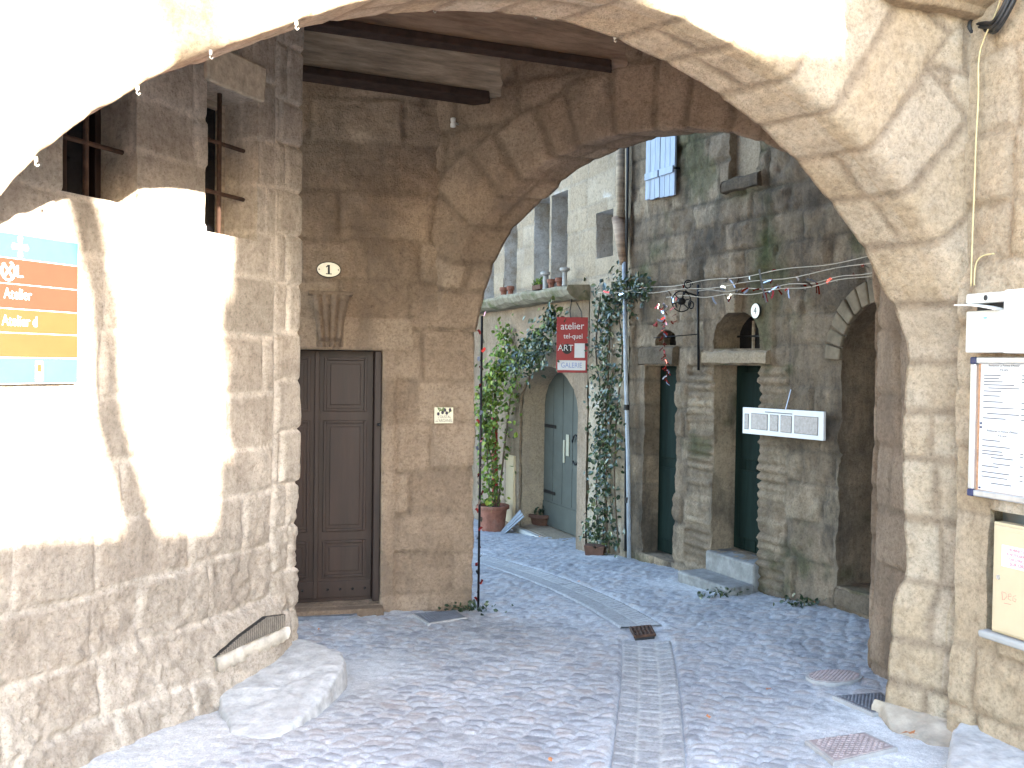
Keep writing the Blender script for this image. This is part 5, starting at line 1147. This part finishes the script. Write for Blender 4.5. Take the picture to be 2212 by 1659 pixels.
# ------------------------------------------------------------------ drainpipes, bracket, garland
pp = thing('drainpipe', 'old drainpipe with a rusty tapered hopper and pale lower length, at the house joint', 'drainpipe', (PB[0], PB[1], -.4))
def pipept(px, py, d=.09): s, z = FB.on(px, py, d); return FB.W(s, z, d)
MB().tube([pipept(1340, 250), pipept(1341, 470)], .047, 14).build('upper_pipe', M['oldwood'], pp, smooth=True)
MB().tube([pipept(1336, 470), pipept(1346, 570)], [.075, .038], 14).build('hopper', M['redwood'], pp, smooth=True)
M['zinc'] = plain('pale zinc', (.30, .33, .37), .6, .1, var=.15, scale=10)
MB().tube([pipept(1348, 566), pipept(1352, 800), pipept(1357, 1000), pipept(1359, 1206)], .022, 12).build('lower_pipe', M['zinc'], pp, smooth=True)
for py in (640, 880, 1080): MB().tube([pipept(1350+(py-640)*.015, py-6), pipept(1350+(py-640)*.015, py+6)], .03, 12).build('pipe_clamp', M['iron'], pp)
bc = MB().tube([pipept(1357, 250, .06), pipept(1355, 420, .06), pipept(1352, 640, .06), pipept(1353, 840, .05), pipept(1351, 1190, .05)], .016, 8).build('black_cable', M['black'], None, smooth=True); tag(bc, 'straight black cable running down the wall beside the drainpipe', 'cable')
# wrought iron bracket with a wheel
br = thing('wheel_bracket', 'wrought iron sign bracket with a spoked wheel on the old stone wall', 'bracket', pipept(1508, 700, .03))
def bpt(px, py, d=.05): s, z = FB.on(px, py, d); return FB.W(s, z, d)
MB().tube([bpt(1508, 615), bpt(1508, 700), bpt(1509, 800)], .013, 8).build('wall_bar', M['iron'], br, smooth=True)
wc = bpt(1472, 651, .32); FX = Frame(wc[:2], (1, .25), (.25, -1)); wr = MB()
wr.tube([FX.W(.094*math.cos(t), wc[2]+.094*math.sin(t), 0) for t in np.linspace(0, 2*math.pi, 33)], .0055, 8).build('wheel_rim', M['iron'], br, smooth=True)
for k in range(6): a = k*math.pi/3+.3; MB().tube([wc+0*FX.n, FX.W(.094*math.cos(a), wc[2]+.094*math.sin(a), 0)], .005, 6).build('spoke', M['iron'], br)
MB().lathe(wc, [(.03, -.03), (.033, -.02), (.033, .02), (.02, .03)], 16, axis=(FX.right, np.array([0, 0, 1.0]), FX.n)).build('hub', M['iron'], br, smooth=True)
MB().tube([wc+np.array([0, .02, 0]), FX.W(.06, wc[2]+.10, -.05), FX.W(.12, wc[2]+.09, -.12), bpt(1508, 640, .03)], .008, 6).build('arm', M['iron'], br, smooth=True)
MB().tube([FX.W(.09+.045*math.cos(t)*(1-t/16), wc[2]+.16+.045*math.sin(t)*(1-t/16)-.0, -.06) for t in np.linspace(0, 9, 30)], .006, 6).build('scroll', M['iron'], br, smooth=True)
MB().tube([FX.W(.145+.035*math.cos(t)*(1-t/18), wc[2]-.02+.05*math.sin(t)*(1-t/18), -.10) for t in np.linspace(2, 10, 30)], .006, 6).build('scroll', M['iron'], br, smooth=True)
MB().tube([bpt(1412, 730, .35), bpt(1460, 726, .25), bpt(1508, 722, .05)], .005, 6).build('stay', M['iron'], br)
# tinsel garland across the lane
M['tinsel'] = plain('silver foil', (.75, .75, .80), .18, 1.0, var=.1, scale=50); M['redtinsel'] = plain('red foil', (.50, .06, .05), .22, .9, var=.2, scale=50); M['wire'] = plain('pale festoon wire', (.42, .36, .28), .5, var=.15)
gA = np.array([2.50, 6.35, 2.43]); gB = pipept(1290, 634, .12)
ga = thing('tinsel_garland', 'sagging festoon wires wound with shiny foil strips across the lane', 'garland', (gA+gB)/2); R = random.Random(12)
def span(a, b, sag, n=30, wob=.01): return [a*(1-t)+b*t+np.array([0, 0, -sag*4*t*(1-t)+wob*math.sin(t*25+sag*90)]) for t in np.linspace(0, 1, n)]
runs = [span(gA, gB, .02), span(gA+np.array([0, 0, -.04]), gB+np.array([.02, -.05, .0]), .06), span(gA+np.array([0, .05, -.12]), bpt(1440, 640, .3), .05), span(gA+np.array([0, 0, -.10]), bpt(1508, 628, .06), .04)]
for r_ in runs: MB().tube(r_, .0036, 5).build('wire', M['wire'], ga, smooth=True)
def strip(p, d, l, w=.012): d = np.array(d, float); d /= np.linalg.norm(d); q = np.cross(d, [R.uniform(-1, 1), R.uniform(-1, 1), R.uniform(-1, 1)]); q /= np.linalg.norm(q)+1e-9; return [p-q*w, p+q*w, p+d*l*.5+q*w*.4+q*.01, p+d*l+q*w, p+d*l-q*w, p+d*l*.5-q*w*1.5+q*.01], [(0, 1, 2, 5), (5, 2, 3, 4)]
for k in range(84):
    r_ = R.choice(runs); p = r_[int(R.uniform(.02, .98)*29)]; vs, fs = strip(p, (R.uniform(-1, 1), R.uniform(-1, 1), R.uniform(-1.4, .3)), R.uniform(.03, .10), .008); MB().add(vs, fs).build('foil_strip', M['tinsel'] if R.random() < .65 else M['redtinsel'], ga)
vs, fs = strip(bpt(1640, 582, .6), (.08, -.05, -.4), .26, .008); MB().add(vs, fs).build('foil_strip', M['tinsel'], ga)
hs = thing('tinsel_strand', 'twisted red and silver tinsel strand hanging under the iron wheel', 'garland', bpt(1438, 690, .4))
for k in range(40):
    t = k/39; p = bpt(1432+6*t+3*math.sin(9*t), 655+170*t, .4-.15*t); vs, fs = strip(p, (math.cos(k*1.3)*.7, math.sin(k*1.3)*.7, -.6), .05, .010*(1-.5*t)); MB().add(vs, fs).build('foil_strip', M['tinsel'] if k % 3 == 0 else M['redtinsel'], hs)
for k in range(22):
    p = bpt(R.uniform(1410, 1460), R.uniform(655, 705), R.uniform(.25, .5)); vs, fs = strip(p, (R.uniform(-1, 1), R.uniform(-1, 1), R.uniform(-1, 1)), .05, .009); MB().add(vs, fs).build('foil_strip', M['tinsel'] if k % 2 else M['redtinsel'], hs)
# pole wrapped with tinsel at the outer edge of the passage pier
pole = thing('wrapped_pipe', 'thin dark pipe wound with red and white tinsel up the passage pier edge', 'pipe', (P_[0]+.03, P_[1]+.02, -.3))
b0 = ground_at(1030, 1322); b0 = np.array([P_[0]+.035, P_[1]-.0, -.32]); b1 = b0+np.array([.0, .0, 2.35]); MB().tube([b0, b1], .010, 8).build('pipe', M['iron'], pole, smooth=True)
for k in range(34):
    t = k/33; p = b0*(1-t)+b1*t; a = k*1.9; vs, fs = strip(p+.015*np.array([math.cos(a), math.sin(a), 0]), (math.cos(a+1.4)*.6, math.sin(a+1.4)*.6, .8), .042, .011); MB().add(vs, fs).build('foil_strip', M['redtinsel'] if k % 2 else M['tinsel'], pole)
# ------------------------------------------------------------------ plants and pots
def leaf_mat(name, cols, spec=.45, rough=.35):
    m, N, L, b = new_mat(name); g = N.new('ShaderNodeNewGeometry'); c = ramp(N, L, g.outputs['Random Per Island'], cols); tc = N.new('ShaderNodeTexCoord')
    c = mixc(N, L, 'MULTIPLY', 1.0, c, ramp(N, L, noise(N, L, tc.outputs['Object'], 4, 3, .6), [(.3, (.7, .7, .7)), (.7, (1.25, 1.25, 1.2))]))
    L.new(c, b.inputs['Base Color']); b.inputs['Roughness'].default_value = rough; b.inputs['Specular IOR Level'].default_value = spec
    tr_ = N.new('ShaderNodeBsdfTranslucent'); L.new(c, tr_.inputs[0]); mx = N.new('ShaderNodeMixShader'); mx.inputs[0].default_value = .25; L.new(b.outputs[0], mx.inputs[1]); L.new(tr_.outputs[0], mx.inputs[2]); L.new(mx.outputs[0], N['Material Output'].inputs[0])
    return m
M['ivy'] = leaf_mat('glossy climber leaves', [(0, (.018, .034, .016)), (.5, (.032, .055, .024)), (.85, (.055, .085, .032)), (1, (.12, .13, .04))], .7, .28)
M['vine'] = leaf_mat('light vine leaves', [(0, (.07, .11, .03)), (.4, (.11, .17, .03)), (.8, (.18, .26, .04)), (1, (.30, .34, .05))], .4, .45)
M['stem'] = plain('woody stem', (.10, .07, .045), .9, var=.3, scale=20)
def leafset(pts, size, seed, nrm=None, droop=.4):
    R = random.Random(seed); b = MB()
    for p in pts:
        p = np.array(p); l = size*R.uniform(.6, 1.25); n = np.array([R.gauss(0, 1), R.gauss(0, 1), R.gauss(.5, .8)]); n = n+(np.array(nrm)*1.2 if nrm is not None else 0); n /= np.linalg.norm(n)
        d = np.cross(n, [R.gauss(0, 1), R.gauss(0, 1), R.gauss(0, 1)-.0]); d = d+np.array([0, 0, -droop]); d -= n*np.dot(d, n); d /= np.linalg.norm(d)+1e-9; s = np.cross(n, d); w = l*.34
        b.add([p, p+d*l*.35+s*w+n*l*.06, p+d*l*.75+s*w*.7+n*l*.02, p+d*l-n*l*.10, p+d*l*.75-s*w*.7+n*l*.02, p+d*l*.35-s*w+n*l*.06, p+d*l*.5-n*l*.04], [(0, 1, 6), (1, 2, 6), (2, 3, 6), (3, 4, 6), (4, 5, 6), (5, 0, 6)])
    return b
def apt(px, py, d=.06): s, z = FA.on(px, py, d); return FA.W(s, z, d)
def pot(name, base, rt, rb, h, mat, label, fill, rim=.025, sx=1.0, seg=28, group=None):
    t = thing(name, label, 'plant pot', base, group); base = np.array(base, float)
    MB().lathe(base, [(rb*.97, 0), (rb, .008), (rb*.5+rt*.5, h*.5), (rt*.96, h-.055), (rt*.965, h-.05), (rt+rim, h-.046), (rt+rim, h-.004), (rt+rim-.008, h), (rt-.012, h), (rt-.02, h-.04)], seg, sx).build('pot', mat, t, smooth=False)
    MB().lathe(base+np.array([0, 0, h-.06]), [(rt-.015, 0), (rt-.016, .018), (rt*.5, .03)], seg, sx).build('soil', M['soil'], t, smooth=True)
    return t
def gpt(px, py): return ground_at(px, py)
R = random.Random(33)
# big pot with the climbing vine
g1 = gpt(1064, 1147); dv = np.linalg.norm(g1[:2]); sc = g1[1]/FPX
bp1 = pot('terracotta_pot', g1, 32*sc, 25*sc, 57*sc, M['terracotta'], 'large terracotta pot at the root of the light green climbing vine', None)
vine = thing('climbing_vine', 'light green vine climbing from the large pot and arching over the grey door', 'climber', g1+np.array([0, 0, .3]))
d1 = g1[1]
def vpt(px, py, dd): r = ray(px, py); k = (d1+dd)/r[1]; return EYE+r*k
path1 = [vpt(1075, 1095, 0), vpt(1082, 1040, .02), vpt(1090, 960, .05), vpt(1098, 900, .05), vpt(1104, 840, .0), vpt(1120, 790, -.3), vpt(1150, 765, -.8), vpt(1185, 700, -1.4), vpt(1200, 675, -1.6)]
path2 = [vpt(1060, 1095, -.02), vpt(1052, 1000, 0), vpt(1056, 900, .1), vpt(1075, 830, .1), vpt(1090, 760, .2), vpt(1094, 700, .3)]
path3 = [vpt(1070, 1095, .0), vpt(1066, 1010, .0), vpt(1045, 920, .1), vpt(1040, 850, .15), vpt(1062, 800, .2), vpt(1110, 770, -.1)]
leafp = []; st = MB()
for k, (pth, rr2) in enumerate(((path1, .016), (path2, .011), (path3, .010))):
    C = polyline(pth, 60); MB().tube(C, [rr2*(1-.7*i/59) for i in range(60)], 7).build('stem', M['stem'], vine, smooth=True)
    for i, c in enumerate(C):
        t = i/59
        for _ in range(int(2+ (10 if .35 < t < .95 else 4)*(1.2 if k else .7))):
            leafp.append(c+np.array([R.gauss(0, .075), R.gauss(0, .07), R.gauss(0, .085)]))
leafset(leafp, .075, 5, FA.n).build('foliage', M['vine'], vine)
lp = []
for k in range(520):                             # darker glossy mass over the door head
    px = R.gauss(1150, 26); py = 790-(px-1090)*.55+R.gauss(0, 24); lp.append(vpt(px, py, -.35-(px-1090)*.014+R.gauss(0, .12)))
for k in range(110): lp.append(vpt(R.gauss(1192, 9), R.gauss(688, 16), -1.6+R.gauss(0, .08)))
leafset(lp, .07, 6, FA.n).build('dark_foliage', M['ivy'], vine)
# pots by the grey door
g2 = gpt(1172, 1146); sc = g2[1]/FPX
pt2 = pot('wide_planter', g2, 30*sc, 21*sc, 38*sc, M['darkterra'], 'wide brown clay planter with low greenery before the grey door', None)
leafset([g2+np.array([R.gauss(0, .07), R.gauss(0, .05), 38*sc+abs(R.gauss(0, .07))]) for _ in range(130)], .055, 8).build('foliage', M['ivy'], pt2)
g3 = gpt(1203, 1150); sc = g3[1]/FPX; p3_ = pot('small_pot', g3, 9*sc, 6*sc, 16*sc, M['darkterra'], 'tiny brown clay pot on the threshold of the grey door', None, .012)
MB().lathe(g3+np.array([0, 0, 16*sc]), [(11*sc, 0), (12*sc, .006), (12*sc, .016), (10*sc, .02)], 20).build('saucer', M['concrete'], p3_)
g4 = gpt(1282, 1201); sc = g4[1]/FPX
pt4 = thing('trough_planter', 'small brown planter trough at the foot of the ivy', 'plant pot', g4); MB().prism([g4+np.array([x, y, 0]) for x, y in ((-.09, .02), (.09, -.05), (.13, .08), (-.05, .14))], [g4+np.array([x*1.2, y*1.15, .11]) for x, y in ((-.09, .02), (.09, -.05), (.13, .08), (-.05, .14))]).build('trough', M['darkterra'], pt4, .006)
# ivy column
iv = thing('ivy_column', 'dark glossy ivy climbing the wall beside the drainpipe', 'climber', apt(1315, 1190)); lp = []
for k in range(5):
    x0 = R.uniform(1298, 1340); C = polyline([apt(x0+R.uniform(-8, 8), 1195, .05), apt(x0+R.uniform(-16, 16), 1050, .05), apt(x0+R.uniform(-16, 16), 900, .05), apt(x0+R.uniform(-16, 16), 760, .05), apt(x0+R.uniform(-14, 10), 640, .05)], 40)
    MB().tube(C, .009, 6).build('stem', M['stem'], iv, smooth=True)
    for i, c in enumerate(C):
        for _ in range(5): lp.append(c+FA.n*abs(R.gauss(.02, .06))+FA.u*R.gauss(0, .07)+np.array([0, 0, R.gauss(0, .05)]))
for k in range(650):
    py = R.uniform(640, 1180); dens = .5+.5*math.sin(py*.021+1); px = R.gauss(1318+6*math.sin(py*.03), 17)
    if R.random() < dens and px < 1352: lp.append(apt(px, py, abs(R.gauss(.04, .07))))
for k in range(330): lp.append(apt(min(1405, R.gauss(1352, 26)), R.gauss(625, 20), abs(R.gauss(.08, .08))))
for k in range(60): lp.append(apt(R.gauss(1278, 10), R.gauss(1150, 16), abs(R.gauss(.08, .05))))
leafset(lp, .062, 9, FA.n).build('foliage', M['ivy'], iv)
# pots on the ledge
def ledge(px, py): s, z = FA.on(px, py, .16); return FA.W(s, lgz+.035, .16)
for i, (px, w_, lab) in enumerate(((1088, 15, 'left terracotta pot with a bare twig on the mossy ledge'), (1103, 14, 'terracotta pot touching its twin at the left of the ledge'), (1191, 16, 'terracotta pot below the right hand fin window on the ledge'), (1209, 17, 'rightmost terracotta pot on the mossy ledge'))):
    b_ = ledge(px, 620); sc = b_[1]/FPX; t = pot('ledge_pot', b_, w_*.5*sc, w_*.36*sc, 19*sc, M['terracotta'], lab, None, .008, seg=20, group='pots on the ledge')
    if i < 1:
        for k in range(3): MB().tube([b_+np.array([0, 0, .09]), b_+np.array([R.uniform(-.05, .05), R.uniform(-.03, .03), .25])], .004, 5).build('twig', M['stem'], t)
b_ = ledge(1167, 612); t = thing('sedum_plant', 'small yellow green plant in a dark tray on the mossy ledge', 'plant', b_); MB().fbox(Frame(b_[:2], FA.u[:2], FA.n[:2]), -.13, .13, b_[2], b_[2]+.06, -.06, .06).build('tray', M['darkterra'], t, .006)
leafset([b_+FA.u*R.gauss(.02, .07)+np.array([0, 0, .06+abs(R.gauss(0, .05))])+FA.n*R.gauss(0, .03) for _ in range(120)], .04, 10).build('foliage', M['vine'], t)
for px in (1178, 1220): 
    b_ = ledge(px, 600); sc = b_[1]/FPX; o = MB().lathe(b_+np.array([0, 0, .0]), [(.035, 0), (.03, .02), (.028, .16), (.06, .18), (.06, .21), (.03, .215)], 18).build('stone_pedestal', M['concrete'], None); tag(o, 'small pale stone pedestal on the ledge, %s' % ('between the sedum and the pots' if px == 1178 else 'right of the terracotta pots'), 'pedestal')
# slates leaning by the big pot
g5 = gpt(1100, 1150); F5 = Frame(g5[:2], FA.u[:2], FA.n[:2])
for k in range(3): 
    b = MB(); x = -.10+.055*k; b.prism([F5.W(x+.05, g5[2], .10), F5.W(x-.02, g5[2], .12), F5.W(x-.02, g5[2], .135), F5.W(x+.05, g5[2], .115)], [F5.W(x-.12, g5[2]+.26+.03*k, -.12), F5.W(x-.19, g5[2]+.25+.02*k, -.10), F5.W(x-.19, g5[2]+.25+.02*k, -.085), F5.W(x-.12, g5[2]+.26+.03*k, -.105)])
    o = b.build('roof_slate', M['zinc'], None, .002); tag(o, ('pale grey slate nearest the big pot, leaning on the wall', 'middle pale grey slate of three leaning on the wall', 'pale grey slate nearest the grey door, leaning on the wall')[k], 'slate', 'slates leaning by the big pot')
# red post and small wooden shutter behind the vine
a_ = apt(1068, 1110, .1); o = MB().tube([vpt(1070, 1100, .35), vpt(1068, 900, .35)], .045, 8).build('red_post', M['redsign'], None, smooth=True); tag(o, 'dark red post half hidden behind the climbing vine', 'post')
s0_, z1_ = FA.on(1112, 985, .03); s1_, z0_ = FA.on(1094, 1125, .03); o = MB().fbox(FA, min(s0_, s1_), max(s0_, s1_), z0_, z1_, .0, .05).build('meter_door', M['cream'], None, .006); tag(o, 'narrow cream wooden wall cupboard door behind the slates', 'cupboard')
# fallen leaves
M['dryleaf'] = plain('dry leaf', (.42, .16, .06), .7, var=.3, scale=30)
def fallen(px, py, sz, label, star=False, group=None):
    p = ground_at(px, py)+np.array([0, 0, .022]); a0_ = R.uniform(0, 6.28); vs = [p+np.array([0, 0, .012])]; n_ = 10
    for k in range(n_): r_ = sz*(1 if k % 2 == 0 else .45); vs.append(p+np.array([r_*math.cos(a0_+k*2*math.pi/n_), r_*math.sin(a0_+k*2*math.pi/n_), R.uniform(0, .02)]))
    o = MB().add(vs, [(0, 1+k, 1+(k+1) % n_) for k in range(n_)]).build('fallen_leaf', M['dryleaf'], None); tag(o, label, 'leaf', group)
fallen(1965, 1596, .045, 'orange fallen plane leaf lying by the arch pier foot')
for px, py, lab in ((690, 1368, 'before the doormat'), (1250, 1262, 'beside the far paved channel'), (1190, 1655, 'at the front edge left of the channel'), (1530, 1560, 'just right of the near channel'), (1660, 1500, 'midway between channel and pier'), (1165, 1164, 'before the grey door threshold'), (1760, 1310, 'under the old stone wall')): fallen(px, py, .018, 'small brown dry leaf lying on the cobbles '+lab, False, 'dry leaves on the cobbles')

# weeds and moss in the cracks at the wall feet
def weed(px, py, n_, lab, spread=.10):
    p = ground_at(px, py); b = leafset([p+np.array([R.gauss(0, spread), R.gauss(0, spread*.5), .02+abs(R.gauss(0, .025))]) for _ in range(n_)], .04, int(px)); o = b.build('weed_tuft', M['ivy'], None); tag(o, lab, 'weed')
weed(1000, 1322, 90, 'dark weeds and moss growing at the foot of the passage pier', .12)
weed(1560, 1290, 60, 'small green weeds under the lower entrance step', .10)
weed(1735, 1309, 80, 'dry weeds along the foot of the old stone wall', .09)
weed(1425, 1212, 50, 'weeds between the drainpipe foot and the narrow door', .08)
